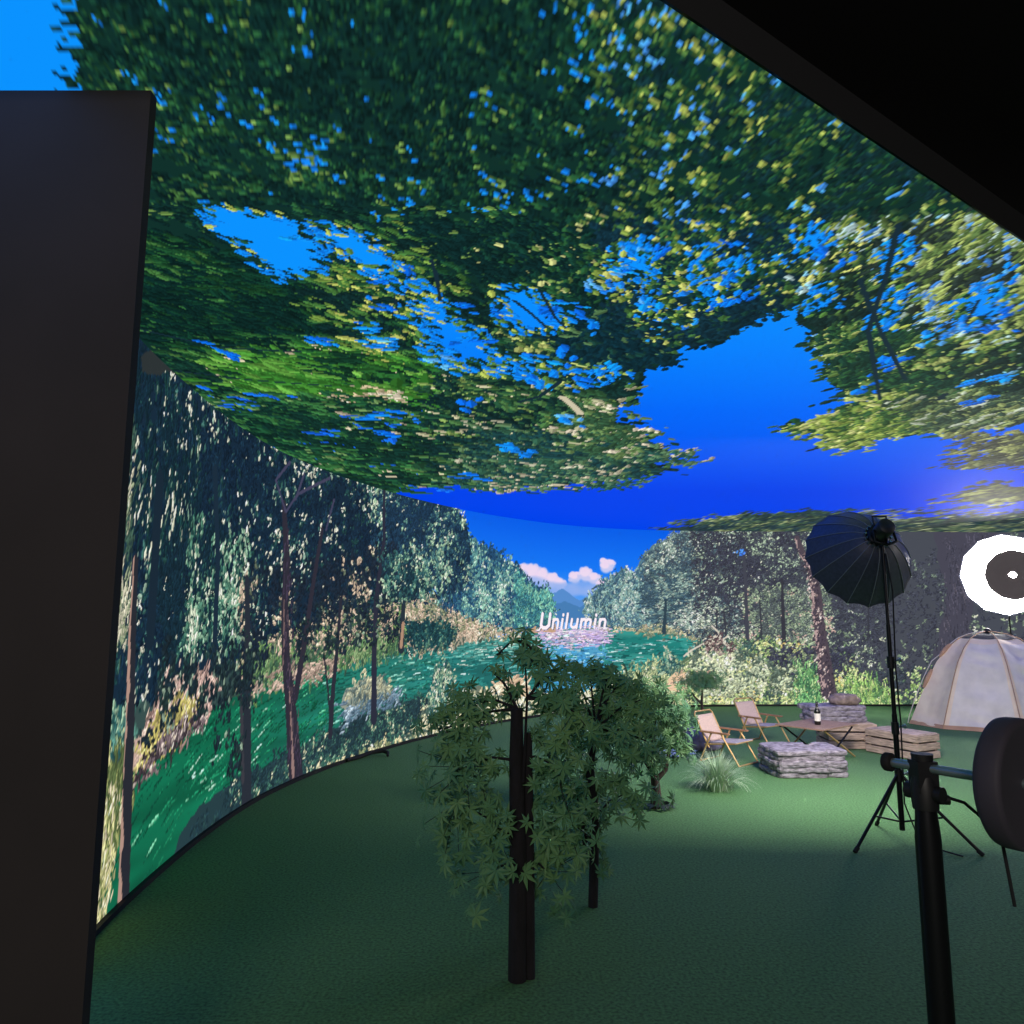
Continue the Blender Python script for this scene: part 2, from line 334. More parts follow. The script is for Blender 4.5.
# right-hand forest
haze = [(7, (60, 63, 76)), (3, (80, 90, 94)), (1.8, (122, 138, 124)), (1.1, (178, 192, 168)), (.45, (224, 228, 206))]
W.fill([(13.32,2.953),(13.54,3.074),(13.71,3.196),(13.96,3.359),(14.25,3.483),(22.38,3.598),(22.04,-0.105),(17.24,-0.111),(15.16,1.027),(14.39,1.488),(13.58,1.605),(13.28,2.024)], (72, 76, 86), .05, 33)
W.dabs([(13.32,2.953),(13.71,3.196),(13.96,3.359),(14.25,3.443),(15.27,3.452),(15.18,1.449),(14.48,1.258),(13.58,1.605),(13.28,2.024)], 5000, .035, .017, .5, .9, [(3, (64, 84, 98)), (3, (96, 120, 122)), (3, (142, 164, 152)), (1.4, (190, 204, 188)), (.4, (225, 230, 215))], .55, seed=19, cf=(.4, 2.4))
W.dabs([(13.18,2.215),(13.51,2.703),(14.12,2.612),(14.2,2.028),(13.78,1.604),(13.27,1.738)], 500, .06, .02, .2, .3, [(3, (60, 84, 98)), (2, (96, 124, 124)), (1, (150, 172, 160))], .6, seed=20)
W.dabs([(14.25,3.443),(18.07,3.416),(17.88,0.777),(15.07,1.027),(14.38,1.258)], 11000, .032, .016, .6, .9, haze, .6, seed=22, cf=(.35, 2))
W.dabs([(14.25,3.443),(16.47,3.415),(16.42,2.521),(15.21,2.03),(14.41,2.224)], 1900, .036, .018, .6, .9, [(5, (58, 60, 74)), (2, (80, 90, 94)), (.6, (165, 185, 160))], .6, seed=23)
W.dabs([(15.31,2.225),(17,2.324),(16.92,0.968),(15.26,0.969)], 2200, .034, .017, .6, .9, [(3, (84, 94, 94)), (3, (124, 142, 120)), (2, (165, 182, 150)), (.4, (210, 175, 165))], .6, seed=24)
W.dabs([(17.13,2.817),(22.33,3.005),(22.07,0.309),(16.98,0.303)], 2600, .05, .025, .4, .8, [(8, (62, 65, 78)), (3, (72, 76, 86)), (.5, (98, 112, 104))], .3, seed=25)
W.dabs([(17.06,1.642),(18.41,1.255),(19.18,2.032),(20.41,2.034),(22.22,1.835),(22.09,0.497),(16.98,0.303)], 420, .04, .018, .4, .9, [(3, (120, 138, 116)), (2, (176, 192, 156)), (1, (226, 232, 204))], .6, seed=26, cf=(.5, 2))
W.dabs([(17.27,3.415),(22.38,3.498),(22.2,1.642),(18.97,2.032),(17.18,2.031)], 150, .035, .016, .4, .9, [(3, (110, 126, 112)), (1, (215, 222, 205))], .4, seed=27)
W.dabs([(15.15,3.113),(15.28,3.213),(15.45,3.014),(15.34,2.895),(15.19,2.914)], 8, .05, .03, 0, 1, [(1, (70, 130, 240)), (1, (150, 180, 230))], seed=28)
W.fill([(19.12,3.38),(20.54,3.39),(19.94,2.23),(19.73,1.253),(19.72,0.294),(18.83,0.3),(19.07,1.254),(19.32,2.229)], (72, 71, 85), .05, 34)
W.dabs([(19.24,3.301),(20.41,3.309),(19.9,2.23),(19.62,0.485),(18.97,0.489),(19.32,2.229)], 240, .14, .012, 1.5, .15, [(3, (66, 66, 80)), (3, (78, 76, 90)), (1, (92, 88, 100))], .4, seed=69)
# trunks in the right-hand forest
tan = (188, 160, 158)
W.line([(16.06,2.422),(16.04,1.642),(16.04,0.949)], [.05, .07, .09], (54, 54, 64)); W.line([(15.32,2.895),(15.33,2.03),(15.32,1.027)], [.06, .07, .09], (66, 68, 80))
W.line([(13.71,2.027),(13.68,1.681),(13.65,1.414)], [.05, .06, .09], (46, 66, 78))
for t in ([(14.74,1.836),(14.69,1.028)], [(14.88,1.797),(14.92,0.951)], [(17.85,3.216),(17.68,1.256)], [(15.6,2.03),(15.6,1.064)]): W.line(t, .035, (56, 58, 68))
# undergrowth on the right bank
brt = [(3, (64, 82, 78)), (3, (110, 140, 96)), (4, (164, 186, 124)), (4, (206, 214, 150)), (2, (240, 240, 200)), (.5, (226, 196, 120))]
W.fill([(12.26,0.366),(13.14,0.667),(14.17,0.955),(15.17,1.103),(17.31,0.987),(17.26,0.152),(22.05,0.045),(22.04,-0.105),(11.33,-0.035)], (92, 116, 88), .04, 35)
W.dabs([(12.4,0.541),(13.35,0.887),(14.36,0.801),(14.33,-0.025),(12.03,0.02)], 1700, .05, .018, 1.4, .5, [(2, (80, 110, 96)), (3, (140, 160, 120)), (4, (186, 194, 146)), (1, (226, 226, 186))], .4, seed=30)
W.dabs([(14.17,0.974),(15.57,1.256),(17.31,0.968),(17.25,-0.036),(14.13,-0.022)], 3800, .05, .026, .5, 1, brt, .5, seed=31, cf=(.5, 3))
W.dabs([(14.17,1.145),(15.17,1.257),(15.56,1.065),(15.05,0.722),(14.36,0.65)], 420, .05, .018, 1.2, .6, [(3, (64, 92, 90)), (3, (92, 124, 104)), (1, (150, 170, 130))], .4, seed=32)
W.dabs([(15.6,1.064),(17.32,1.102),(17.29,0.644),(16.12,0.644)], 520, .06, .03, .3, .8, [(5, (60, 62, 78)), (2, (88, 96, 90)), (1, (150, 166, 126))], .5, seed=33)
W.dabs([(17.26,0.72),(22.11,0.649),(22.04,-0.067),(17.21,-0.073)], 900, .05, .024, .5, .9, [(7, (56, 64, 74)), (3, (84, 106, 88)), (2, (140, 170, 110)), (1, (206, 220, 160))], .5, seed=34)
W.dabs([(16.69,0.341),(22.07,0.233),(22.04,-0.048),(16.67,-0.054)], 700, .05, .024, .9, .8, [(3, (70, 96, 80)), (3, (140, 170, 104)), (2, (200, 218, 146)), (1, (236, 240, 200))], .45, seed=35)
W.dabs([(17.28,0.492),(17.96,0.454),(18.02,-0.036),(17.17,-0.036)], 240, .12, .016, 1.7, .35, [(2, (90, 130, 84)), (3, (150, 186, 108)), (1, (205, 222, 150))], .3, seed=36)
W.dabs([(16.28,0.72),(16.71,0.644),(16.71,0.002),(16.28,0.002)], 240, .11, .015, 1.5, .4, [(2, (70, 116, 84)), (3, (120, 176, 112)), (1, (180, 210, 150))], .3, seed=37)
W.dabs([(14.17,0.974),(15.07,1.027),(16.13,0.721),(16.11,0.304),(14.34,0.218)], 700, .055, .034, .3, .8, [(2, (90, 106, 94)), (3, (180, 190, 160)), (2, (206, 214, 170)), (.5, (240, 242, 215))], .4, seed=38)
for r in ([(13.68,0.321),(13.71,0.508),(13.85,0.618),(14.07,0.634),(14.19,0.501),(14.16,0.314)], [(14.15,0.577),(14.3,0.688),(14.48,0.668),(14.59,0.497),(14.35,0.424)]):
    W.fill(r, (236, 202, 166), .02, 36); W.dabs(r, 16, .06, .02, .3, .4, [(1, (200, 166, 144)), (3, (248, 224, 196))], seed=39, feather=0)
W.line([(16.4,3.255),(16.48,2.976),(16.65,2.698),(16.72,2.226),(16.74,1.642),(16.8,0.873),(16.86,0.265)], [.1, .14, .16, .2, .22, .26, .3], (80, 70, 80), tan, .22)
W.dabs([(16.45,3.055),(16.71,2.698),(16.8,1.642),(16.95,0.115),(16.68,0.115),(16.63,2.031)], 200, .05, .02, 1.4, .3, [(4, (66, 58, 70)), (1.5, (176, 152, 150)), (.6, (216, 196, 190))], .3, seed=29, feather=.01, spray=3)
bone = (214, 206, 190)
for t, w in (([(14.05,0.956),(14.21,1.068),(14.44,1.182),(14.62,1.2)], .035), ([(14.5,1.162),(14.51,0.991),(14.61,0.876)], .03), ([(14.46,1.182),(14.7,1.334),(14.82,1.257),(14.99,1.065)], .05), ([(14.63,1.526),(14.75,1.411),(14.82,1.257)], .035), ([(14.82,1.257),(14.94,1.334)], .03), ([(13.64,1.148),(13.72,1.072),(13.78,0.882)], .03)): W.line(t, w, bone)
W.dabs([(14.5,1.258),(14.82,1.334),(15.05,1.142),(14.97,1.027),(14.53,1.029)], 90, .06, .02, .5, .8, [(2, (84, 66, 70)), (2, (140, 120, 118)), (1, (200, 186, 170))], seed=40)
W.dabs([(13.64,0.959),(13.84,0.957),(13.95,0.654),(13.55,0.66)], 120, .05, .02, 1.3, .5, [(2, (50, 90, 92)), (2, (110, 150, 130)), (1, (170, 190, 160))], seed=41)
# lower middle bank, seen through the maples
W.fill([(7.18,0.315),(8.03,0.518),(9.32,0.555),(11.33,0.345),(12.48,0.356),(12.47,-0.113),(9.32,-0.136),(6.83,-0.115)], (110, 120, 104), .05, 37)
cream = [(3, (70, 92, 84)), (2, (140, 150, 116)), (3, (206, 200, 160)), (4, (240, 228, 190)), (1, (250, 246, 226))]
W.dabs([(7.26,0.136),(7.49,0.383),(8.03,0.518),(8.67,0.548),(11.33,0.31),(12.26,0.294),(12.25,-0.1),(10.83,-0.093),(9.06,-0.104),(7.56,-0.131)], 1900, .055, .034, .4, 1, cream, .4, seed=42)
W.fill([(9.63,0.453),(9.68,0.623),(9.95,0.702),(10.38,0.693),(10.58,0.53),(10.53,0.35)], (228, 200, 164), .02, 38); W.dabs([(9.63,0.532),(9.83,0.693),(10.48,0.637),(10.53,0.384)], 60, .1, .03, .2, .3, [(1, (196, 166, 140)), (2, (244, 222, 190))], seed=43)
W.dabs([(8.03,0.659),(8.27,1.013),(8.45,1.063),(8.69,0.605),(8.7,0.236),(8.04,0.308)], 420, .05, .024, 1.2, .6, [(3, (44, 84, 88)), (3, (90, 130, 112)), (2, (160, 182, 150)), (1, (226, 228, 200))], .4, seed=44)
# near bank on the left-hand curve
W.fill([(2.67,0.253),(3.4,0.267),(4.38,0.298),(5.24,0.351),(5.78,0.424),(7.17,0.549),(7.78,0.569),(7.79,0.322),(7.18,0.237),(7.31,-0.002),(5.71,-0.119),(3.99,-0.1),(3.12,-1.405),(1.63,-0.673)], (38, 62, 68), .04, 39)
W.dabs([(3.4,0.233),(4.38,0.278),(5.46,0.36),(7.17,0.576),(7.91,0.558),(7.79,0.267),(7.22,-0.026),(5.71,-0.142),(3.99,-0.073)], 3000, .045, .016, .9, .8, [(5, (32, 54, 62)), (3, (46, 78, 78)), (3, (64, 108, 92)), (1, (120, 156, 130)), (.3, (206, 206, 170))], .5, seed=45)
W.dabs([(5.05,-0.07),(6.02,0.001),(7.43,0.072),(7.51,-0.044),(6.14,-0.135),(5.28,-0.159)], 160, .05, .03, .3, .8, [(1, (130, 140, 104)), (2, (216, 206, 160)), (1, (240, 230, 190))], .3, seed=46)
W.dabs([(2.88,0.178),(4.19,0.031),(3.96,-1.656),(1.78,-0.69)], 700, .05, .02, .9, .8, [(5, (32, 54, 62)), (3, (46, 78, 78)), (2, (64, 108, 92))], .5, seed=47)
W.fill([(5.88,0.639),(6,0.836),(6.31,0.929),(6.64,0.954),(6.91,0.87),(7.09,0.661),(6.61,0.608),(6.15,0.515)], (150, 156, 142), .02, 40)
W.dabs([(5.92,0.727),(6.09,0.875),(6.59,0.945),(6.93,0.83),(7.04,0.692),(6.44,0.626)], 220, .06, .026, .5, .5, [(2, (96, 112, 108)), (3, (160, 164, 140)), (2, (200, 196, 160))], .5, seed=48)
W.dabs([(5.95,0.609),(7.09,0.687),(7.24,0.594),(6.33,0.517),(5.98,0.467)], 150, .07, .02, .35, .3, [(3, (80, 106, 124)), (3, (118, 142, 160)), (1, (176, 194, 208))], .4, seed=49)
# left bank: sunny rock, grass and the forest edge
W.dabs([(3.49,1.069),(3.43,1.501),(4.91,1.668),(7.24,1.931),(7.32,1.227),(5.85,1.15),(4.96,1.098),(3.85,1.034)], 1300, .06, .024, .2, .6, [(3, (60, 88, 72)), (3, (112, 146, 88)), (3, (176, 166, 136)), (2, (208, 178, 160))], .5, seed=50)
W.dabs([(3.9,1.048),(3.87,1.286),(5.61,1.345),(7.26,1.444),(7.27,1.242),(5.63,1.14)], 520, .07, .02, 1.3, .5, [(3, (60, 92, 70)), (3, (92, 128, 84)), (2, (128, 154, 108))], .4, seed=51)
W.dabs([(3.81,1.038),(4.73,1.093),(5.74,1.145),(5.74,1.099),(4.74,1.032)], 120, .08, .02, .2, .3, [(1, (150, 130, 118)), (1, (190, 166, 150))], seed=52)
W.dabs([(0.73,-0.144),(1.03,0.719),(1.04,1.246),(1.43,1.263),(1.6,0.706),(1.43,0.458),(1.16,-0.342)], 1100, .06, .018, 1.45, .35, [(3, (84, 100, 62)), (4, (150, 156, 98)), (3, (200, 194, 140)), (2, (226, 214, 180))], .5, seed=56)
W.dabs([(1.02,1.035),(1.07,1.407),(1.48,1.379),(1.54,1.013)], 300, .05, .022, 1.3, .5, [(2, (40, 84, 84)), (3, (84, 132, 120)), (2, (160, 190, 160))], .4, seed=57)
# dark canopy of the left forest
night = [(9, (18, 36, 54)), (6, (24, 48, 66)), (3, (30, 64, 64)), (1.3, (58, 98, 92)), (.7, (140, 166, 148)), (.3, (222, 222, 200))]
can = [(0.38,3.282),(1.62,3.509),(3.7,3.47),(4.75,3.474),(6.42,3.46),(7.96,3.448),(8.69,3.392),(8.91,3.098),(9.03,2.597),(8.51,2.107),(7.24,2.012),(6.74,1.842),(4.91,1.615),(3.8,1.49),(3.59,1.32),(2.71,1.294),(1.94,1.215),(1.45,1.203),(0.9,1.261)]
W.fill(can, (22, 42, 60), .06, 42)
W.dabs(can, 9000, .05, .026, 1.2, .7, night, .5, seed=58, cf=(.35, 2))
W.dabs([(6.42,3.434),(7.96,3.448),(8.69,3.392),(8.91,3.066),(9.08,2.362),(8.64,2.05),(7.36,1.988),(6.59,2.433)], 2000, .05, .026, 1.2, .6, [(6, (28, 54, 76)), (3, (44, 80, 94)), (2.4, (84, 126, 118)), (1.5, (150, 182, 150)), (.5, (205, 220, 190))], .65, seed=59, cf=(.4, 2))
W.dabs([(1.59,2.19),(2.52,2.44),(3.68,2.405),(3.8,1.49),(2.09,1.405)], 1500, .05, .028, 1.2, .6, [(5, (20, 42, 54)), (3, (38, 76, 72)), (3, (78, 124, 104)), (2.2, (140, 176, 148)), (.8, (210, 220, 194))], .75, seed=60, cf=(.4, 2))
W.dabs([(3.49,2.071),(7.21,2.684),(7.26,1.39),(3.6,1.276)], 1200, .05, .03, .6, .9, [(10, (26, 38, 52)), (3, (44, 58, 64)), (1.6, (104, 116, 96)), (1.5, (178, 158, 136)), (1.2, (218, 194, 170))], .8, seed=61, cf=(.5, 1.8))
W.dabs([(0.57,3.115),(1.37,3.381),(2.38,3.274),(2.52,2.44),(0.97,2.015)], 900, .07, .016, 1.45, .25, [(8, (18, 40, 52)), (3, (26, 60, 60)), (.8, (100, 128, 112)), (.3, (226, 226, 200))], .4, seed=62)
W.dabs([(0.79,2.001),(1.09,2.849),(1.19,2.875),(1.35,1.564),(1.03,1.301)], 320, .07, .016, 1.35, .25, [(2, (60, 86, 74)), (2, (140, 150, 120)), (2, (206, 200, 176))], .5, seed=63)
W.fill([(1.21,3.284),(1.45,3.437),(1.72,3.495),(1.93,3.424),(1.57,3.276),(1.26,3.2)], (44, 50, 52), .02, 43)
W.fill([(1.59,0.755),(1.56,0.939),(1.8,1.013),(2.05,1.205),(2.85,1.23),(3.17,1.099),(2.6,0.932),(1.95,0.85)], (196, 166, 152), .03, 41)
W.dabs([(1.62,0.786),(1.8,1),(2.05,1.191),(2.85,1.206),(3.13,1.087),(2.56,0.938),(1.95,0.864)], 560, .07, .02, .75, .35, [(2, (146, 120, 112)), (4, (202, 168, 158)), (3, (226, 196, 180))], .5, seed=53)
W.dabs([(1.65,0.792),(1.98,0.962),(2.34,1.065),(2.72,0.976),(2.18,0.866),(1.83,0.832)], 260, .06, .022, .75, .4, [(2, (150, 140, 84)), (3, (196, 184, 106)), (1, (226, 210, 140))], .4, seed=54)
W.dabs([(1.54,0.707),(1.97,0.834),(2.77,0.94),(2.88,0.895),(2.1,0.799),(1.66,0.693)], 170, .05, .02, .7, .4, [(2, (60, 52, 58)), (2, (120, 104, 108)), (1, (206, 190, 180))], .4, seed=55)
# left trunks
bark = (46, 44, 56)
W.line([(1.38,2.046),(1.41,1.562),(1.47,1.082),(1.51,0.609),(1.61,-0.553)], [.08, .12, .14, .16, .18], (40, 42, 50), (178, 144, 130), .3)
W.line([(4.44,2.845),(4.56,2.286),(4.56,1.771),(4.63,1.262),(4.76,0.848),(4.86,0.431),(4.99,-0.097)], [.1, .14, .16, .18, .22, .26, .3], bark)
W.line([(4.73,0.952),(4.8,0.539),(4.89,0.074)], [.03, .06, .07], (150, 122, 118), (60, 48, 56), .4)
W.line([(4.53,1.873),(4.57,1.467),(4.57,1.216)], [.02, .03, .02], (120, 98, 98))
W.line([(5.34,2.688),(5.16,1.997),(5.04,1.453),(4.88,0.886),(4.81,0.782)], [.07, .09, .11, .12, .12], bark)
W.line([(3.66,2.035),(3.77,1.31),(3.82,0.77),(3.9,-0.05)], [.1, .15, .18, .22], (40, 46, 56)); W.line([(3.65,1.054),(3.79,0.25)], .07, (58, 58, 66))
W.line([(6.77,3.385),(6.8,2.715),(6.64,1.918),(6.63,1.155),(6.66,0.404)], [.06, .08, .1, .12, .14], (42, 44, 60)); W.line([(5.82,1.901),(5.77,1.316),(5.71,0.862),(5.68,0.361)], [.06, .08, .09, .1], (42, 44, 56)); W.line([(5.48,1.272),(5.6,0.872),(5.66,0.585)], .04, (42, 44, 56))
W.line([(7.33,2.098),(7.32,1.659),(7.29,1.281)], [.1, .1, .16], (38, 48, 58)); W.line([(7.33,1.605),(7.29,1.308)], .07, (176, 140, 116))
for t in ([(4.49,2.78),(4.75,3.011),(5.48,3.319)], [(4.49,2.78),(4.23,3.069),(4.54,3.318)], [(4.71,2.96),(4.87,3.252)], [(5.43,2.698),(5.59,3.074)]): W.line(t, .035, (66, 66, 92))
W.line([(1.69,2.601),(1.7,2.07),(1.71,1.553)], .14, (24, 40, 54)); W.line([(2.79,2.885),(2.97,2.165),(3,1.353)], .1, (26, 44, 60))
W.dabs([(4.43,2.481),(4.65,2.504),(5.05,-0.008),(4.78,0.045)], 60, .09, .012, 1.55, .15, [(2, (58, 50, 68)), (1, (88, 74, 84))], seed=64)
# leaf silhouettes hanging over the river
sil = [(3, (26, 40, 48)), (2, (36, 56, 56)), (.3, (130, 150, 130))]
for p, n in (([(1.91,1.415),(3.8,1.49),(4.04,1.017),(3.64,0.95),(3.08,1.107),(2.65,1.148),(2.27,1.032),(1.99,0.948)], 176), ([(1.78,1.168),(2.16,1.194),(2.38,1.031),(1.84,0.78),(1.67,0.836)], 26), ([(3.13,1.346),(4.09,1.387),(4.09,0.918),(3.65,0.862),(3.11,0.802)], 79), ([(2.56,1.156),(3.07,1.189),(3.09,1.026),(2.69,0.921)], 33), ([(4.9,1.774),(7.24,1.931),(7.26,1.39),(4.94,1.245)], 109), ([(3.11,0.802),(3.49,0.747),(3.59,0.612),(3.1,0.708)], 16), ([(3.38,0.581),(3.8,0.58),(3.8,0.334),(3.45,0.354)], 21)):
    W.dabs(p, n, .055, .032, .9, .8, sil, .3, seed=65)
W.dabs([(6.81,2.423),(7.21,2.546),(7.85,2.448),(8.04,2.093),(7.24,1.931),(6.83,2.027)], 420, .05, .028, .3, .8, [(4, (26, 52, 64)), (3, (50, 92, 92)), (2, (110, 150, 126)), (.5, (190, 206, 176))], .5, seed=66)
# the lettering standing on the water in the picture: Unilumin
TX0, TX1, TZ = [(10.87,1.509),(12.44,1.495),(10.87,1.517)][0][0], [(10.87,1.509),(12.44,1.495)][1][0], 1.465
LET = [[[(.1, 1), (0, .2), (.12, .02), (.3, .02), (.46, .2), (.54, 1)], [(.0, .1), (-.1, -.12), (-.22, -.16)]],
       [[(0, 0), (.07, .62)], [(.04, .45), (.16, .62), (.3, .6), (.33, .45), (.27, 0)]], [[(0, 0), (.07, .62)], [(.11, .9), (.115, .96)]], [[(0, 0), (.12, 1)]],
       [[(.07, .62), (.01, .16), (.08, .03), (.2, .03), (.32, .18)], [(.38, .62), (.3, 0)]],
       [[(0, 0), (.07, .62)], [(.04, .45), (.16, .62), (.28, .58), (.28, .4), (.23, 0)], [(.28, .45), (.4, .62), (.53, .58), (.54, .42), (.47, 0)]],
       [[(0, 0), (.07, .62)], [(.11, .9), (.115, .96)]], [[(0, 0), (.07, .62)], [(.04, .45), (.16, .62), (.3, .6), (.33, .45), (.27, 0)]]]
ADV = [.66, .5, .24, .27, .52, .72, .24, .4]
k = (TX1 - TX0) / sum(ADV); hz = .25
for dx, dz, cc, wd in ((.016, -.01, (84, 104, 140), .05), (0, 0, (252, 240, 248), .05)):
    x = TX0
    for L_, a in zip(LET, ADV):
        for j, st in enumerate(L_):
            wide = wd * (1.25 if a == .66 and j == 0 else .6 if a == .66 else 1)
            W.line([(x + p[0] * k + dx, TZ + .04 + p[1] * hz + dz) for p in st], wide, cc)
        x += a * k
W.dabs([(TX0, TZ - .03), (TX1, TZ - .03), (TX1, TZ), (TX0, TZ)], 60, .07, .01, 0, .05, [(1, (216, 190, 226)), (1, (245, 225, 240))], seed=67)

X, Y = on_wall(gx)
vw = thing('curved_video_screen', 'tall curved LED wall showing a turquoise river in a forest with white lettering', 'video wall', (0, 0, 0))
smat = screen_material('led face')
screen_mesh('screen_surface', np.stack([X, Y, gy], -1), W, smat, vw)
b = MB(); sN = np.linspace(0, SMAX, 160); bx, by = on_wall(sN); tx = np.gradient(bx, sN); ty = np.gradient(by, sN); vs = []
for x, y, a, c in zip(bx, by, tx, ty):
    for off, z in ((.015, H0), (.13, H0), (.13, H1), (.015, H1)): vs.append((x - c * off, y + a * off, z))
b.add(vs, [(4 * i + q, 4 * i + 4 + q, 4 * i + 4 + (q + 1) % 4, 4 * i + (q + 1) % 4) for i in range(159) for q in range(4)] + [(0, 1, 2, 3), (636, 639, 638, 637)])
b.build('cabinet_shell', M['cabinet'], vw)
# base strip under the wall
b = MB(); vs = []
for x, y, a, c in zip(bx, by, tx, ty):
    for off, z in ((-.03, 0), (.12, 0), (.12, H0 - .002), (-.03, H0 - .002)): vs.append((x - c * off, y + a * off, z))
b.add(vs, [(4 * i + q, 4 * i + 4 + q, 4 * i + 4 + (q + 1) % 4, 4 * i + (q + 1) % 4) for i in range(159) for q in range(4)] + [(0, 1, 2, 3), (636, 639, 638, 637)])
tag(b.build('baseboard_back', M['rubber']), kind='structure')

# ---- ceiling picture (X across, Y away)
cx = np.concatenate([np.arange(-2.75, 2.6, .008), np.arange(2.6, 6, .016), np.arange(6, 12, .035), [12.]])
def edge(x): return np.maximum(1.5, 3.03 + .7 * (x - 2.09))
ys = [1.5]
while ys[-1] < 15: ys.append(ys[-1] + (.02 if ys[-1] < 2.9 else .00105 * ys[-1] ** 2))
tau = (np.array(ys) - 1.5) / 13.5; tau = np.clip(tau / tau[-1], 0, 1)
gx, tt = np.meshgrid(cx, tau); gy = edge(gx) + (15 - edge(gx)) * tt
Q = Canvas(cx, gx, gy, lambda x, y: int(np.searchsorted(tau, (y - edge(x)) / (15 - edge(x)))))
Q.fill([(-3, 1), (13, 1), (13, 16), (-3, 16)], lambda x, y: np.where((y < 6)[..., None], lerp((10, 146, 255), (0, 104, 250), (y - 3.6) / 2.4), lerp((0, 104, 250), (0, 66, 236), (y - 6) / 4)))
size = lambda y: (max(y, 1.8) / 4) ** 1.55
def grain(x, y): return .75 if x < -1 else .75 + .8 * min(1, (x + 1) / 2.6) if x < 1.6 else 1.55
def blow(p, n, pal, clump=.5, seed=1, l=.062, w=.03, spread=.35, cf=(.5, 3.5)):
    pal = [(a, tuple(c * (.86 if q[1] >= q[2] else 1) for c in q)) for a, q in pal]
    Q.dabs(p, n, l, w, grain, spread, pal, clump, True, seed, size, cf)
FOL = [(-1.15,1.67),(1.49,1.67),(5.12,6.32),(4.33,6.12),(4.23,6.49),(4.02,6.67),(3.68,6.9),(3.36,6.98),(3.42,7.49),(3.15,7.31),(3.13,6.98),(2.66,6.7),(2.53,6.67),(2.64,6.32),(2.84,6.09),(2.9,5.71),(2.6,5.45),(2.34,5.26),(2.09,4.79),(1.76,4.18),(1.61,3.91),(1.51,3.84),(1.37,3.89),(1.37,4.17),(1.28,4.37),(1.12,4.51),(1.01,4.63),(1.01,4.91),(0.75,4.99),(0.71,5.21),(0.94,5.48),(0.76,5.88),(1.03,6.59),(1.37,7.31),(1.67,7.64),(1.53,8.09),(1.49,8.79),(1.09,9.12),(0.61,9.26),(-0.15,9.47),(-0.8,9.47),(-1.37,9.7),(-1.72,9.93),(-2.73,7.59),(-2.5,4.11)]
deep = (16, 48, 42)
Q.fill(FOL, deep, .05, 71, 1, (.6, 5))
blow(FOL, 9000, [(5, (14, 44, 44)), (4, (22, 62, 50)), (3, (36, 84, 52)), (1, (70, 116, 60))], .4, 72)
# leaves, zone by zone
blow([(-1.15,1.67),(0.27,1.67),(0.38,3.05),(-1.62,3.05)], 2600, [(5, (14, 44, 42)), (4, (24, 66, 50)), (2, (44, 96, 56)), (.6, (120, 160, 80)), (.3, (20, 130, 240))], .4, 92)
blow([(0.22,1.67),(1.39,1.67),(2.31,3.19),(0.4,3.19)], 2200, [(4, (18, 46, 50)), (4, (34, 76, 52)), (3, (84, 122, 60)), (1.5, (180, 196, 96)), (.8, (70, 150, 240))], .4, 93)
blow([(-1.67,3.05),(-1.08,3.59),(-1.17,4.6),(-1.97,5.21),(-2.15,4.11)], 2400, [(5, (12, 44, 40)), (4, (18, 60, 44)), (3, (28, 76, 44)), (1, (48, 104, 54)), (.1, (70, 124, 62))], .4, 94, .085, .028)
blow([(-0.99,3.05),(-0.41,3.08),(-0.23,3.84),(-0.01,4.51),(-0.68,5.33),(-1.09,4.26)], 1500, [(5, (16, 46, 46)), (3, (30, 76, 48)), (3, (72, 124, 60)), (2, (130, 168, 74)), (.6, (206, 214, 110))], .45, 95, .075, .03)
lime = [(3, (20, 60, 42)), (3, (44, 104, 48)), (3, (78, 152, 56)), (2, (120, 182, 78)), (.5, (236, 222, 186))]
blow([(-1.93,4.83),(-1.17,4.6),(-0.56,4.91),(0.06,5.21),(-0.1,5.85),(-1.08,5.94),(-2.07,5.71)], 1100, lime, .5, 96, .08, .034)
for p in ([(-1.93,5.03),(-1.68,4.83),(-1.45,4.91),(-1.34,5.12),(-1.59,5.3),(-1.87,5.26)], [(-1.37,5.5),(-0.98,5.35),(-0.84,5.61),(-1.17,5.77)], [(-1.93,5.3),(-1.61,5.21),(-1.39,5.5),(-1.79,5.55)], [(-0.71,5.61),(-0.55,5.5),(-0.54,5.77),(-0.71,5.82)]): Q.fill(p, (76, 150, 54), .05, 97, .9); blow(p, 40, [(1, (60, 130, 48)), (1, (104, 172, 70))], 0, 98, .12, .04)
blow([(-1.49,5.61),(-1.02,5.55),(-0.89,5.77),(-1.47,5.82)], 70, [(1, (220, 200, 160)), (1, (245, 232, 205))], 0, 99, .035, .02)
blow([(-2.44,5.45),(-2.48,7.06),(-1.69,9.77),(-0.79,9.33),(-0.37,6.32),(-1.07,5.85),(-1.99,5.71)], 2200, [(5, (18, 54, 46)), (4, (32, 84, 54)), (3, (60, 122, 66)), (1, (120, 160, 96)), (.25, (220, 206, 176)), (.3, (20, 100, 230))], .45, 100, .07, .026)
mid = [(5, (18, 50, 50)), (4, (38, 82, 56)), (3, (76, 120, 68)), (1.8, (138, 168, 90)), (.6, (214, 208, 168))]
blow([(-0.5,5.03),(0.05,4.6),(0.8,5.33),(0.78,6),(1.3,7.4),(1.54,8.79),(0.61,9.26),(-0.8,9.47)], 3200, mid, .45, 101, .06, .026)
blow([(-0.07,4.26),(0.29,4.26),(0.75,4.99),(0.7,5.71),(0.06,5.21)], 800, [(4, (22, 56, 52)), (4, (52, 94, 60)), (2, (116, 150, 80)), (.7, (196, 206, 120))], .5, 102)
blow([(0.28,4.14),(0.57,4.11),(0.9,4.51),(1,4.87),(0.59,4.79),(0.33,4.51)], 600, [(6, (12, 42, 52)), (2, (26, 66, 60)), (.6, (90, 130, 84))], .3, 103)
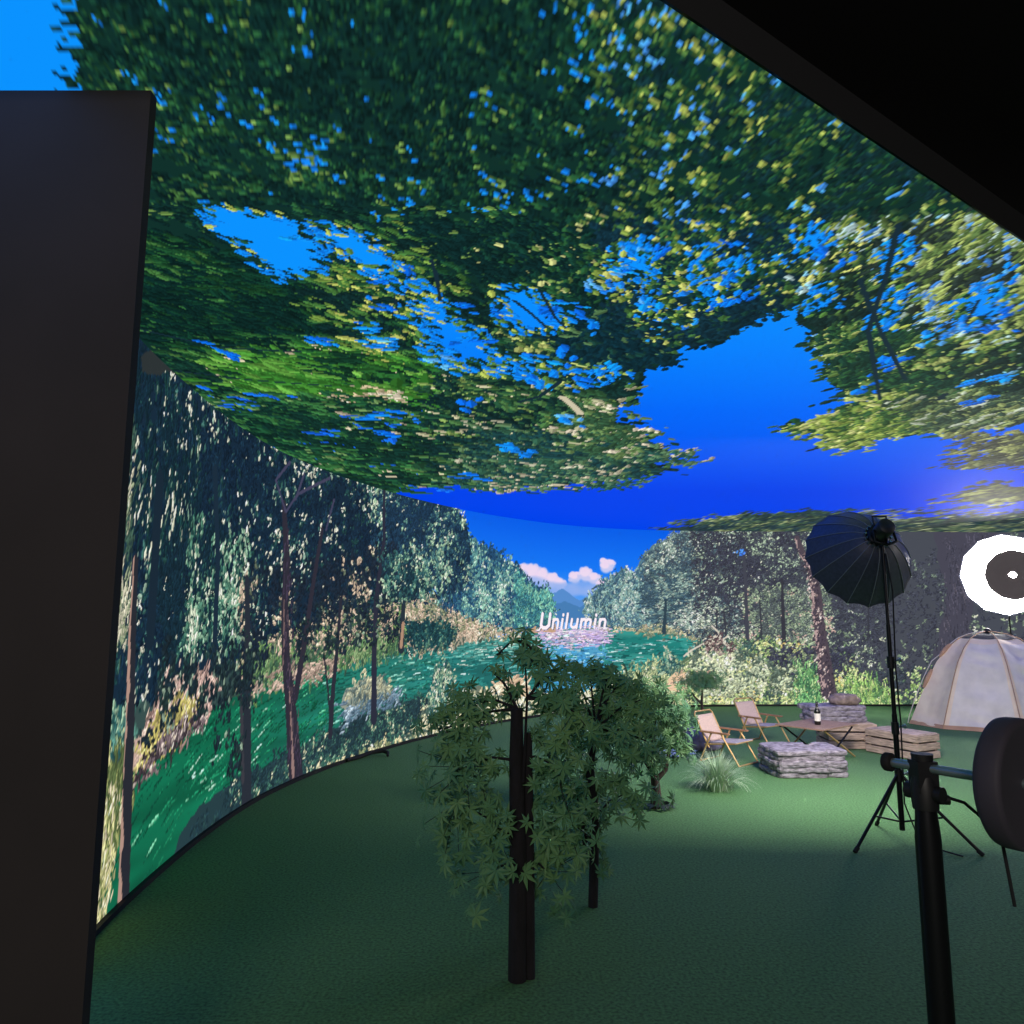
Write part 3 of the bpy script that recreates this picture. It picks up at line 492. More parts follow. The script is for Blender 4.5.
blow([(-0.29,6.67),(1.24,7.06),(1.55,8.86),(-0.41,9.33)], 700, [(4, (24, 60, 62)), (4, (52, 98, 76)), (2, (104, 142, 98)), (.4, (206, 204, 176))], .5, 104, .06, .022)
blow([(0.38,5.71),(0.76,5.82),(1.39,7.31),(1.14,7.73),(0.56,7.06)], 220, [(4, (56, 96, 66)), (3, (112, 146, 88)), (1, (196, 196, 156)), (.4, (235, 222, 196))], .5, 105, .05, .022)
blow([(-0.41,3.08),(0.39,3.06),(0.69,3.84),(0.25,3.71),(-0.16,3.48)], 1700, [(5, (14, 46, 46)), (4, (22, 64, 52)), (2, (42, 92, 54)), (.8, (120, 156, 80)), (.3, (210, 214, 140))], .45, 106)
blow([(0.39,3.06),(1.44,3.06),(1.56,3.84),(1.36,4.14),(1.12,4.49),(0.77,4.26),(0.51,3.71)], 2600, [(5, (16, 44, 56)), (3, (26, 66, 58)), (3, (66, 112, 60)), (1.6, (150, 178, 80)), (1, (214, 220, 120)), (.8, (30, 130, 245))], .45, 107, .055, .032)
rt = [(7, (26, 50, 48)), (4, (50, 84, 56)), (3, (88, 124, 66)), (2, (160, 182, 90)), (1, (210, 214, 120)), (.9, (120, 180, 220)), (.5, (190, 220, 220))]
blow([(1.26,3.06),(2.14,3.06),(2.47,3.28),(4.6,6.32),(3.22,6),(2.45,5.21),(1.75,4.11)], 4200, rt, .45, 108, .07, .026)
blow([(1.62,3.06),(2.1,3.06),(2.55,3.4),(3.16,4.26),(2.36,4.11)], 900, [(3, (44, 60, 54)), (3, (96, 124, 70)), (2, (176, 196, 110)), (1.4, (190, 216, 206)), (.8, (70, 140, 225))], .5, 109, .1, .028)
blow([(1.9,4.26),(2.24,4.11),(3.47,5.71),(3.21,6.32),(2.38,5.21)], 900, [(5, (30, 66, 54)), (3, (50, 96, 58)), (2, (110, 146, 76)), (.6, (190, 204, 120))], .4, 110)
tips = [(3, (60, 100, 60)), (3, (112, 146, 70)), (3, (164, 186, 90)), (1.4, (212, 218, 140))]
blow([(2.53,6.67),(2.83,6.06),(2.91,5.71),(3.72,6),(4.02,6.67),(3.68,6.9),(3.36,6.98),(3.42,7.49),(3.15,7.31),(3.13,6.98),(2.66,6.7)], 620, tips, .3, 111, .05, .022)
blow([(3.07,5.71),(4.08,5.58),(4.51,6.19),(4.25,6.52),(4.02,6.67)], 520, [(3, (52, 76, 64)), (3, (96, 120, 80)), (2, (160, 176, 110)), (1, (190, 200, 180))], .4, 112, .06, .022)
# sky showing between the branches
skyfn = lambda x, y: np.where((y < 6)[..., None], lerp((10, 146, 255), (0, 104, 250), (y - 3.6) / 2.4), lerp((0, 104, 250), (0, 66, 236), (y - 6) / 4))
edgepal = [(4, (16, 48, 44)), (3, (30, 78, 50)), (2, (84, 130, 62)), (1, (176, 192, 90))]
HOLES = ([(-1.28,2.9),(-1.07,2.97),(-0.9,3.03),(-0.91,3.24),(-0.94,3.46),(-1.09,3.57),(-1.17,3.55),(-1.23,3.4),(-1.26,3.22),(-1.32,3.1)], [(-0.85,3.05),(-0.71,3.1),(-0.56,3.4),(-0.48,3.69),(-0.59,3.73),(-0.74,3.4),(-0.84,3.24)], [(-0.51,3.66),(-0.39,3.86),(-0.3,4.14),(-0.18,4.36),(-0.12,4.63),(0.03,4.79),(0.01,4.97),(-0.39,4.99),(-0.5,4.51),(-0.54,4.14)], [(-0.62,3.46),(-0.51,3.59),(-0.43,3.84),(-0.52,3.84)], [(-0.02,3.66),(0.09,3.69),(0.2,3.91),(0.32,4.08),(0.31,4.28),(0,4.29),(-0.08,3.97)], [(0.52,3.22),(0.6,3.2),(0.68,3.4),(0.74,3.53),(0.65,3.6),(0.57,3.5)], [(1,3.71),(1.07,3.69),(1.16,3.89),(1.09,3.95)], [(0.72,3.97),(0.75,3.84),(0.81,4),(0.77,4.08)], [(1.28,3.12),(1.35,3.05),(1.45,3.26),(1.41,3.36)], [(1.58,3.71),(1.64,3.66),(1.79,3.94),(1.72,4)], [(1.78,3.36),(1.76,3.17),(1.85,3.28),(1.92,3.57)], [(2.01,3.84),(2.02,3.66),(2.15,3.89),(2.13,4.02)], [(2.43,3.84),(2.46,3.66),(2.61,3.78),(2.76,4.08),(2.61,4.11)], [(1.07,3.4),(1.1,3.34),(1.18,3.48),(1.14,3.57)], [(2.06,4.08),(2.09,4),(2.28,4.29),(2.17,4.26)], [(-0.28,4.83),(0.06,4.95),(0.34,5.03),(0.24,5.16),(-0.16,5.08)], [(0.55,5.03),(0.73,5.03),(0.69,5.26),(0.49,5.21)], [(0.85,3.36),(0.88,3.24),(0.94,3.4),(0.91,3.48)])
for i, p in enumerate(HOLES):
    Q.fill(p, skyfn, .035, 80 + i, 1, (1.5, 9))
    r = [p[(k + j) % len(p)] for k in range(len(p)) for j in (0,)]
    for k in range(len(r)):
        (x0, y0), (x1, y1) = r[k], r[(k + 1) % len(r)]; m = int(14 * math.hypot(x1 - x0, y1 - y0) / .15) + 3
        for _ in range(m):
            f = rng.uniform(); s_ = size(y0) * rng.uniform(.5, 1.1); cc = edgepal[min(3, int(rng.uniform() ** 1.6 * 4))][1]
            if rng.uniform() < .45: cc = (14, 130, 250)
            Q.leaf(x0 + (x1 - x0) * f + rng.normal(0, .035) * size(y0), y0 + (y1 - y0) * f + rng.normal(0, .035) * size(y0), .05 * s_, .02 * s_, grain(x0, y0) + rng.normal(0, .4), np.array(cc, np.float32))
bl = [(2, (10, 110, 240)), (3, (16, 136, 252)), (.6, (90, 170, 240))]
for p, n in (([(-1.65,3.19),(-1.42,3.84),(-0.57,4.42),(-1.44,5.71),(-2.06,4.42)], 6), ([(-0.97,3.19),(-0.43,3.28),(0.05,4.42),(-0.52,5.21),(-0.99,3.84)], 27), ([(-0.17,3.71),(0.55,3.59),(0.93,5.21),(0.06,5.71)], 22), ([(0.39,3.1),(1.11,3.14),(1.39,3.97),(0.74,4.11)], 30), ([(1.23,3.1),(2.31,3.19),(4.43,6.32),(2.75,5.71)], 50), ([(-0.36,4.99),(0.89,4.99),(1.26,8.55),(-0.51,8.86)], 20), ([(-1.52,5.71),(-0.73,5.71),(-0.41,7.06),(-1.47,7.06)], 6)): blow(p, n, bl, .75, 91, .07, .03)
for p, n in (([(4.71,7.4),(4.73,7.06),(4.85,6.67),(5.92,8.2),(5.38,8.31),(4.98,8.09),(5.1,7.78)], 240), ([(3.84,6.67),(4.44,6.82),(4.97,6.98),(5.14,7.23),(4.25,6.9)], 60), ([(6.44,10.52),(6.29,9.77),(6.82,9.47),(7.68,10.71),(7.29,10.99)], 200), ([(4.48,7.64),(4.65,7.4),(4.72,7.59)], 20)): blow(p, n, [(3, (84, 90, 76)), (3, (126, 136, 88)), (2, (176, 184, 116))], .3, 113, .05, .02)
for p, n in (([(1.4,7.49),(1.9,7.78),(1.58,8.09)], 40), ([(1.57,7.73),(2.01,7.94),(1.63,8.04)], 30), ([(-0.98,9.47),(0.61,9.4),(0.63,9.7),(-0.56,9.85)], 90), ([(0.59,9.05),(1.58,9.05),(1.63,9.33),(0.62,9.47)], 70)): blow(p, n, [(2, (40, 90, 80)), (2, (100, 140, 100)), (1, (210, 200, 170))], .2, 114, .045, .016)
FR = [(2.71,15.71),(3,14.61),(3.32,13.8),(3.68,12.94),(4.13,12.3),(5.04,12.06),(5.63,12.3),(6.51,13.08),(7.22,13.08),(7.69,12.68),(8.63,12.06),(12.59,17.7),(3.05,17.7)]
Q.fill(FR, (44, 66, 66), .2, 115, 1, (.3, 2))
blow(FR, 2400, [(4, (38, 58, 66)), (3, (70, 98, 78)), (2, (104, 124, 90)), (.8, (164, 176, 124))], .5, 116, .028, .012, cf=(.15, 1))
blow([(5.36,12.06),(8.32,11.61),(10.42,14.61),(6.47,14.61)], 260, [(3, (66, 78, 78)), (2, (112, 126, 96)), (1, (170, 180, 140))], .3, 117, .03, .012)
# twigs
tw = (22, 44, 56)
for t, w in (([(0.15,3.73),(0.25,4.08),(0.32,4.23)], .02), ([(0.01,3.84),(0.1,4),(0.21,4.23)], .02), ([(-0.39,3.38),(-0.38,3.55),(-0.39,3.84)], .02), ([(-0.63,3.78),(-0.64,4)], .012), ([(1.69,3.05),(1.9,3.59),(2.13,4.26),(2.91,5.71)], .03), ([(3.37,5.71),(3.34,5.55)], .05), ([(2.66,4.17),(2.53,3.84)], .02), ([(0.35,5.26),(0.22,5.61),(0.06,5.77)], .04), ([(1.77,3.59),(2.2,4.26),(2.85,5.21)], .03), ([(-2.21,4.26),(-1.86,4.56),(-1.37,4.63)], .02), ([(-2.38,4.99),(-1.9,5.21),(-1.35,5.35)], .02)): Q.line(t, w, tw)
Q.line([(0.39,5.63),(0.5,5.88),(0.58,6.12)], .06, (206, 196, 168))
cs = thing('ceiling_video_screen', 'LED ceiling above the stage, showing leafy branches against a deep blue sky', 'video ceiling', (0, 0, HC))
screen_mesh('screen_surface', np.stack([gx, gy, np.zeros_like(gx)], -1), Q, smat, cs, flip=True)
b = MB(); xs = np.linspace(-2.75, 12, 60); vs = []
for x in xs:
    for y, z in ((float(edge(x)), .012), (15, .012), (15, .12), (float(edge(x)) - .02, .12)): vs.append((x, y, z))
b.add(vs, [(4 * i + q, 4 * i + 4 + q, 4 * i + 4 + (q + 1) % 4, 4 * i + (q + 1) % 4) for i in range(59) for q in range(4)] + [(3, 2, 1, 0), (236, 237, 238, 239)])
b.build('cabinet_shell', M['cabinet'], cs)

# ------------------------------------------------------------------ the setting
b = MB(); b.box((4, 7, -.05), (26, 26, .1)); tag(b.build('floor', M['turf']), kind='structure')
b = MB(); b.box((-3.17, 2.22, 1.695), (4, .04, 3.39)); tag(b.build('wall_left', M['black panel']), kind='structure')
b = MB(); b.box((4, 7, 4.85), (26, 26, .1)); tag(b.build('ceiling', M['dark studio']), kind='structure')

# ------------------------------------------------------------------ folding camp chairs
def make_chair(label):
    t = thing('camp_chair', label, 'chair', group='low folding camp chairs')
    for y in (-.22, .22):
        f = MB(); f.tube([(.04, y, .395), (.27, y, .012)], .011); f.build('leg', M['brass tube'], t)
        f = MB(); f.tube([(-.1, y, .395), (-.27, y, .012)], .011); f.build('leg', M['brass tube'], t)
        a = MB(); a.box((-.05, y, .408), (.4, .05, .024)); a.build('armrest', M['arm wood'], t, .006)
    fb = MB(); fb.tube([(.27, -.22, .012), (.27, .22, .012)], .011); fb.build('foot_bar', M['brass tube'], t)
    fb = MB(); fb.tube([(-.27, -.22, .012), (-.27, .22, .012)], .011); fb.build('foot_bar', M['brass tube'], t)
    fr = MB()
    for y in (-.2, .2): fr.tube([(-.21, y, .235), (.22, y, .29)], .01)
    fr.tube([(.22, -.2, .29), (.22, .2, .29)], .01); fr.build('seat_frame', M['brass tube'], t)
    bf = MB(); L = [(-.15, -.2, .2), (-.345, -.2, .62), (-.36, -.17, .655), (-.36, .17, .655), (-.345, .2, .62), (-.15, .2, .2)]; bf.tube(L, .011); bf.build('back_frame', M['brass tube'], t)
    def sheet(a0, a1, sag, name, mat):
        m = MB(); n = 10; vs = []
        A, B = Vector(a0), Vector(a1); nrm = Vector((-(B - A).z, 0, (B - A).x)).normalized()
        for off in (0, .008):
            for i in range(n + 1):
                for j in range(n + 1):
                    u, v = i / n, j / n
                    p = A + (B - A) * u - nrm * (sag * math.sin(PI * v) * (.5 + .5 * math.sin(PI * u))) + nrm * off
                    vs.append((p.x, -.205 + .41 * v, p.z))
        k = (n + 1) ** 2; fs = []
        for i in range(n):
            for j in range(n):
                q = i * (n + 1) + j; fs += [(q, q + 1, q + n + 2, q + n + 1), (k + q + n + 1, k + q + n + 2, k + q + 1, k + q)]
        for i in range(n):
            for e in ((i, i + 1), (n * (n + 1) + i + 1, n * (n + 1) + i), ((i + 1) * (n + 1), i * (n + 1)), (i * (n + 1) + n, (i + 1) * (n + 1) + n)): fs.append((e[1], e[0], k + e[0], k + e[1]))
        m.add(vs, fs, True); return m.build(name, mat, t)
    sheet((-.185, 0, .265), (.225, 0, .3), .03, 'seat', M['chair seat cloth'])
    sheet((-.175, 0, .27), (-.335, 0, .61), -.025, 'backrest', M['chair cloth'])
    return t
ch = make_chair('low beige folding camp chair beside the violet grey rock and grass tuft'); ch.location = (2.57, 9.15, 0); ch.rotation_euler.z = math.radians(-47); ch.scale = (.95, .95, .86)
c2 = copy_tree(ch); c2.location = (3.44, 10.5, 0); c2.rotation_euler.z = math.radians(-58)
c2['label'] = 'low beige folding camp chair further back, partly behind the wooden table'

# ------------------------------------------------------------------ roll-top camp table with a bottle
tb = thing('camp_table', 'low wooden roll-top camp table on crossed legs with a bottle on it', 'table', (3.745, 9.44, 0), math.radians(38))
t = MB()
for i in range(12): t.box((-.375 + .0682 * i, 0, .39), (.0655, .62, .018))
t.build('tabletop', M['table wood'], tb, .003)
f = MB()
for y in (-.25, .25): f.tube([(-.4, y, .374), (.4, y, .374)], .009)
f.build('rail', M['black metal'], tb)
for y, mats in ((-.27, ('brass tube', 'black metal')), (.27, ('black metal', 'brass tube'))):
    l = MB(); l.tube([(-.3, y, .37), (.36, y, .012)], .011); l.build('leg', M[mats[0]], tb)
    l = MB(); l.tube([(.3, y - .023, .37), (-.36, y - .023, .012)], .011); l.build('leg', M[mats[1]], tb)
bt = thing('bottle', 'dark glass bottle with a white label standing on the camp table', 'bottle', (3.73, 9.36, .4))
g = MB(); g.lathe([(0, 0), (.034, 0), (.037, .006), (.037, .15), (.03, .175), (.014, .2), (.0125, .265)], n=20); g.build('glass_body', M['glass dark'], bt)
g = MB(); g.lathe([(.0379, .045), (.0379, .135)], n=20); g.build('paper_label', M['paper'], bt)
g = MB(); g.lathe([(.0132, .235), (.0145, .238), (.0145, .272), (0, .273)], n=16); g.build('cap', M['black plastic'], bt)

# ------------------------------------------------------------------ crates, stacked stone, boulders
def crate(label, loc, rz, w, d, h, boards):
    t = thing('wooden_crate', label, 'crate', loc, rz, 'weathered slatted crates')
    bh = h / boards
    for sx, sy in ((1, 1), (1, -1), (-1, 1), (-1, -1)):
        p = MB(); p.box((sx * (w / 2 - .045), sy * (d / 2 - .045), h / 2 + .004), (.045, .045, h - .012)); p.build('corner_post', M['crate wood'], t, .003)
    for a in range(4):
        p = MB(); ln = (w if a % 2 == 0 else d - .045)
        for k in range(boards):
            j = rnd.uniform(-.006, .006)
            c = (0, (d / 2 - .011) * (1 if a == 0 else -1), bh * (k + .5)) if a % 2 == 0 else ((w / 2 - .011) * (1 if a == 1 else -1), 0, bh * (k + .5))
            sz = (ln + j, .022, bh - .02) if a % 2 == 0 else (.022, ln + j, bh - .02)
            p.box((c[0], c[1], c[2]), sz)
        p.build('side_panel', M['crate wood'], t, .004)
    p = MB(); n = 4
    for k in range(n): p.box((0, -d / 2 + d * (k + .5) / n, h - .008), (w - .05, d / n - .012, .016))
    p.build('top_panel', M['crate wood'], t, .003)
    return t
crate('weathered slatted crate carrying a layered stone slab behind the camp table', (4.44, 10.22, 0), math.radians(-4), .62, .5, .33, 3)
crate('smaller weathered slatted crate standing angled behind the lamp stand pole', (4.86, 9.6, 0), math.radians(-64), .72, .42, .3, 3)

def layered_stone(name, label, cat, loc, rz, w, d, h, layers, seed, mat='stone', groove=None):
    r = random.Random(seed); m = MB(); n = 72; z = 0
    hs = [r.uniform(.75, 1.25) for _ in range(layers)]; q = h / sum(hs)
    for li, hh in enumerate(hs):
        hh *= q; ox, oy = r.uniform(-.012, .012), r.uniform(-.012, .012); gr = 1 - r.uniform(0, .05); rings = []
        top = li == layers - 1
        for dz, ins in ((0, .012), (.12, .001), (.5, -.003), (.88, .0), (1, .01)) + (((1.0, .10),) if top else ()):
            ring = []
            for k in range(n):
                a = 2 * PI * k / n; ca, sa = math.cos(a), math.sin(a)
                e = (abs(ca) ** 11 + abs(sa) ** 11) ** (-1 / 11)
                x, y = ca * e * w / 2 * gr, sa * e * d / 2 * gr
                nz = mnoise.noise((x * 7 + seed, y * 7, li * 1.7)) * .022 + mnoise.noise((x * 24, y * 24 + seed, li * 3.1)) * .01
                s = 1 - (ins + nz) / (.5 * min(w, d))
                zz = z + hh * dz + .012 * mnoise.noise((x * 5, y * 5, seed + li)) * (1 if 0 < dz else 0) * (0 if li == 0 and dz == 0 else 1)
                if groove and abs(x - groove[0]) < groove[1] and abs(y) > .15 * d: s *= .93
                if groove and top and dz >= .82 and abs(x - groove[0]) < groove[1]: zz -= .035
                ring.append((x * s + ox, y * s + oy, zz))
            rings.append(ring)
        vs = [v for R in rings for v in R]; R = len(rings)
        fs = [(i * n + k, i * n + (k + 1) % n, (i + 1) * n + (k + 1) % n, (i + 1) * n + k) for i in range(R - 1) for k in range(n)]
        fs += [tuple(range(n))[::-1], tuple((R - 1) * n + k for k in range(n))]
        m.add(vs, fs, False); z += hh * .985
    o = m.build(name, M[mat]); o.location = loc; o.rotation_euler.z = rz
    return tag(o, label, cat)
layered_stone('stone_block', 'large grey layered stone block on the turf in front of the camp table', 'stone', (3.2, 8.52, 0), math.radians(3), .8, .6, .285, 5, 4, groove=(.2, .045))
layered_stone('stone_slab', 'long grey layered stone slab resting on the slatted crate under a boulder', 'stone', (4.27, 10.24, .331), math.radians(3), .76, .42, .215, 3, 9)
def rock(name, label, loc, size, seed, mat, rz=0):
    m = MB(); nu, nv = 28, 16; vs = []
    for j in range(nv + 1):
        th = PI * j / nv
        for i in range(nu):
            ph = 2 * PI * i / nu; d = Vector((math.sin(th) * math.cos(ph), math.sin(th) * math.sin(ph), math.cos(th)))
            f = [abs(c) ** .75 * (1 if c >= 0 else -1) for c in d]; k = 1 + .2 * mnoise.noise(d * 1.7 + Vector((seed, 0, 0))) + .08 * mnoise.noise(d * 5 + Vector((seed, 3, 0)))
            vs.append((f[0] * size[0] / 2 * k, f[1] * size[1] / 2 * k, max(-.36 * size[2], f[2] * size[2] / 2 * k)))
    m.add(vs, [(j * nu + i, (j + 1) * nu + i, (j + 1) * nu + (i + 1) % nu, j * nu + (i + 1) % nu) for j in range(nv) for i in range(nu)], True)
    o = m.build(name, M[mat]); o.location = (loc[0], loc[1], loc[2] + .36 * size[2]); o.rotation_euler.z = rz
    return tag(o, label, 'stone')
rock('boulder', 'rounded brown grey boulder lying on top of the layered stone slab', (4.44, 10.2, .545), (.36, .3, .17), 2, 'boulder', .2)
rock('boulder', 'violet grey rock on the turf behind the nearer camp chair', (2.47, 10.0, 0), (.5, .36, .32), 5, 'violet rock', .4)

# ------------------------------------------------------------------ tent
TC = Vector((7.72, 12.25, 0)); BASE = [Vector(p) for p in ((6.4, 12.35, 0), (6.6, 11.74, 0), (7.45, 11.2, 0), (8.6, 11.35, 0), (9.0, 12.3, 0), (8.3, 13.25, 0), (7.0, 13.2, 0))]
PROF = [(1, 0), (.96, .12), (.86, .4), (.74, .72), (.63, .98), (.49, 1.2), (.34, 1.35), (.2, 1.42)]
tent = thing('dome_tent', 'cream pop-up dome tent with a dark mesh top, in front of the forest picture', 'tent', TC)
def rib(i, t):
    x = t * (len(PROF) - 1); k = min(int(x), len(PROF) - 2); u = x - k
    g = PROF[k][0] + (PROF[k + 1][0] - PROF[k][0]) * u; z = PROF[k][1] + (PROF[k + 1][1] - PROF[k][1]) * u
    return (BASE[i % 7] - TC) * g + Vector((0, 0, z))
def panel(i, t0, t1, u0=0, u1=1, out=0, dense=26, fold=.036):
    m = MB(); vs = []; nu = max(3, int(dense * (u1 - u0)))
    for a in range(dense + 1):
        t = t0 + (t1 - t0) * a / dense
        for b_ in range(nu + 1):
            u = u0 + (u1 - u0) * b_ / nu
            p = rib(i, t) * (1 - u) + rib(i + 1, t) * u
            nrm = Vector((p.x, p.y, .3)).normalized(); q = 4 * u * (1 - u)
            w = mnoise.noise((p.x * 1.6 + p.y, p.z * 9 + p.x * 2.5, i)) * fold * q + mnoise.noise((p.x * 7, p.y * 7, p.z * 3 + i)) * fold * .35 * q
            p = p * (1 - .045 * q * math.sin(PI * min(1, t * 1.05))) + nrm * (w + out); p.z = max(p.z, .004); vs.append(p)
    m.add(vs, [(a * (nu + 1) + c, a * (nu + 1) + c + 1, (a + 1) * (nu + 1) + c + 1, (a + 1) * (nu + 1) + c) for a in range(dense) for c in range(nu)], True)
    return m
for i in range(7):
    panel(i, 0, .88).build('fabric_panel', M['tent cloth'], tent)
    panel(i, .0, .07, out=.008, fold=.015).build('hem', M['tent hem'], tent)
    panel(i, .88, 1, fold=0).build('mesh_vent', M['tent mesh'], tent)
for i in (1, 2): panel(i, .07, .8, .06, .94, .01).build('door_panel', M['tent door cloth'], tent)
cap = MB(); top = [rib(i, 1) for i in range(7)]; cap.add(top + [Vector((0, 0, 1.44))], [(i, (i + 1) % 7, 7) for i in range(7)]); cap.build('mesh_top', M['tent mesh'], tent)
for i in range(7):
    p = MB(); pts = []
    for k in range(15):
        q = rib(i, k / 14); d = Vector((q.x, q.y, 0)).normalized(); pts.append(q + d * ((.025 + .05 * math.sin(PI * k / 14) * (k < 9)) if i in (0, 4) else .014) + Vector((0, 0, .012)))
    pts.append(Vector((0, 0, 1.48))); p.tube(pts, .007, 8); p.build('pole', M['tent pole' if i in (0, 4) else 'tent hem'], tent)
    if i in (0, 4):
        for t in (.36, .62):
            sl = MB(); sl.tube([rib(i, t + .14 * q / 4) * 1.01 for q in range(5)], [.02, .03, .034, .03, .02], 8); sl.build('pole_sleeve', M['tent hem'], tent)
hb = MB(); hb.lathe([(0, 1.44), (.05, 1.44), (.05, 1.5), (.02, 1.52), (0, 1.52)], n=12); hb.build('hub', M['black plastic'], tent)

# ------------------------------------------------------------------ studio lamps
def aim(origin, axis, up=Vector((0, 0, 1))):
    z = Vector(axis).normalized(); x = up.cross(z).normalized(); y = z.cross(x)
    m = Matrix((x, y, z)).transposed().to_4x4(); m.translation = Vector(origin); return m
def stand(label, loc, h, spread=.42, collar=.62, group='lamp stands', ang=0, knobs=(.85, 1.35)):
    t = thing('lamp_stand', label, 'stand', loc, 0, group)
    c = MB(); c.tube([(0, 0, .1), (0, 0, h * .42)], .02); c.build('lower_column', M['black metal'], t)
    c = MB(); c.tube([(0, 0, h * .4), (0, 0, h * .72)], .0165); c.build('middle_column', M['black metal'], t)
    c = MB(); c.tube([(0, 0, h * .7), (0, 0, h)], .013); c.build('upper_column', M['black metal'], t)
    for z in (collar,) + tuple(knobs):
        c = MB(); c.tube([(0, 0, z - .045), (0, 0, z + .045)], .028); c.build('collar', M['black plastic'], t)
        k = MB(); k.tube([(.02, -.01, z + .01), (.06, -.01, z + .015)], .008); k.tube([(.06, -.01, z + .015), (.075, -.01, z + .017)], .018); k.build('knob', M['steel'], t)
    for q in range(3):
        a = ang + 2 * PI * q / 3; l = MB(); l.tube([(.02 * math.cos(a), .02 * math.sin(a), collar), (spread * math.cos(a), spread * math.sin(a), .02)], .012)
        lg = l.build('leg', M['black metal'], t)
        f = MB(); f.tube([((spread - .02) * math.cos(a), (spread - .02) * math.sin(a), .035), ((spread + .015) * math.cos(a), (spread + .015) * math.sin(a), .006)], .016); f.build('rubber_foot', M['rubber'], lg)
        s = MB(); s.tube([(0, 0, .16), (spread * .55 * math.cos(a), spread * .55 * math.sin(a), collar * .46)], .007); s.build('brace', M['black metal'], t)
    return t
AX = Vector((.03, .907, -.33)); HB = Vector((2.965, 6.02, 2.345))
st = stand('black tripod lamp stand with a cable along its pole, carrying the dark softbox', (2.96, 5.93, 0), 2.28, .5, .5, ang=math.radians(205))
m = aim((0, 0, 0), AX)
sb = thing('parabolic_softbox', 'large black umbrella-shaped softbox seen from behind, turned towards the camp set', 'studio light', HB)
def bowl(t): return (.075 + (.45 - .075) * t ** .62, .42 * t)
N = 16
gore = MB(); vs = []
for j in range(15):
    r, z = bowl(j / 14)
    for k in range(N * 4):
        a = 2 * PI * k / (N * 4); u = (k % 4) / 4
        rr = r * (1 - .035 * math.sin(PI * u) * (j / 14) ** .5); zz = z - .02 * math.sin(PI * u) * (j == 14)
        vs.append(m @ Vector((rr * math.cos(a), rr * math.sin(a), zz)))
K = N * 4
gore.add(vs, [(j * K + k, j * K + (k + 1) % K, (j + 1) * K + (k + 1) % K, (j + 1) * K + k) for j in range(14) for k in range(K)], True)
gore.build('outer_shell', M['black cloth'], sb)
li = MB(); li.add([v * .985 + m @ Vector((0, 0, .004)) for v in vs], [f[::-1] for f in gore.f], True); li.build('inner_lining', M['lining'], sb)
df = MB(); df.lathe([(0, .385), (.2, .388), (.39, .392)], m, 48); df.build('front_diffuser', M['lit diffuser'], sb)
for k in range(N):
    a = 2 * PI * k / N; r_ = MB(); r_.tube([m @ Vector(((bowl(j / 12)[0] + .003) * math.cos(a), (bowl(j / 12)[0] + .003) * math.sin(a), bowl(j / 12)[1])) for j in range(13)], .0035, 6); r_.build('rib', M['grey seam'], sb)
sr = MB(); sr.lathe([(.04, -.03), (.085, -.03), (.09, -.01), (.085, .02), (.04, .02)], m, 32); sr.build('speed_ring', M['black metal'], sb)
for k in range(N):
    a = 2 * PI * (k + .5) / N; bo = MB(); bo.tube([m @ Vector((.1 * math.cos(a), .1 * math.sin(a), z)) for z in (-.035, .03)], .0095, 8); bo.build('rib_socket', M['chrome bolt'], sb)
lh = MB(); lh.lathe([(0, -.2), (.06, -.2), (.068, -.19), (.068, -.08), (.06, -.03), (0, -.03)], m, 24); lh.build('lamp_body', M['black plastic'], sb)
hd = MB(); hd.tube([m @ Vector(p) for p in ((-.05, .05, -.1), (-.055, .13, -.11), (.055, .13, -.11), (.05, .05, -.1))], .009, 8); hd.build('handle', M['black plastic'], sb)
yk = MB(); yk.tube([m @ Vector(p) for p in ((.075, 0, -.12), (.085, -.1, -.12), (0, -.13, -.12), (-.085, -.1, -.12), (-.075, 0, -.12))], .011, 8); yk.tube([m @ Vector((0, -.125, -.12)), Vector((.03, -.09, -.03))], .014, 8); yk.build('yoke', M['black metal'], sb)
cb = MB(); cb.tube([(3.06, 5.92, 2.2), (3.085, 5.9, 1.9), (3.07, 5.9, 1.45), (3.065, 5.9, 1.3), (3.075, 5.9, .9), (3.06, 5.9, .3), (3.12, 5.82, .03), (3.3, 5.6, .01)], .006, 8)
cb.v = [(x - 3.045, y - 5.93, z) for x, y, z in cb.v]; cb.build('cable', M['rubber'], st)

# lit white softbox behind the tent
RC = Vector((8.68, 13.15, 2.44)); A2 = Vector((-.74, -.67, -.03)); m2 = aim((0, 0, 0), A2)
stand('tripod lamp stand behind the tent, carrying the glowing white softbox', (9.22, 13.95, 0), 1.95, .3, .5, ang=.5)
ws_ = thing('lit_softbox', 'glowing white many-sided softbox above the tent with a dark round centre', 'studio light', RC)
s_ = MB(); n = 12; s_.lathe([(.7, 0), (.675, -.12), (.57, -.34), (.45, -.5)], m2, n, smooth=False); s_.build('inner_lining', M['lit fabric'], ws_)
s_ = MB(); s_.lathe([(.71, 0), (.685, -.12), (.585, -.35), (.46, -.515), (.1, -.53)], m2, n, smooth=False); s_.build('outer_shell', M['black cloth'], ws_)
s_ = MB(); s_.lathe([(.45, -.49), (.3, -.505), (.0, -.51)], m2, 24); s_.build('back_disc', M['soot'], ws_)
s_ = MB(); s_.lathe([(.7, 0), (.72, .012), (.71, -.01)], m2, n, smooth=False); s_.build('rim', M['black cloth'], ws_)
s_ = MB(); s_.lathe([(.0, -.3), (.02, -.31), (.055, -.505)], m2, 20); s_.build('lamp_tube', M['lit fabric'], ws_)
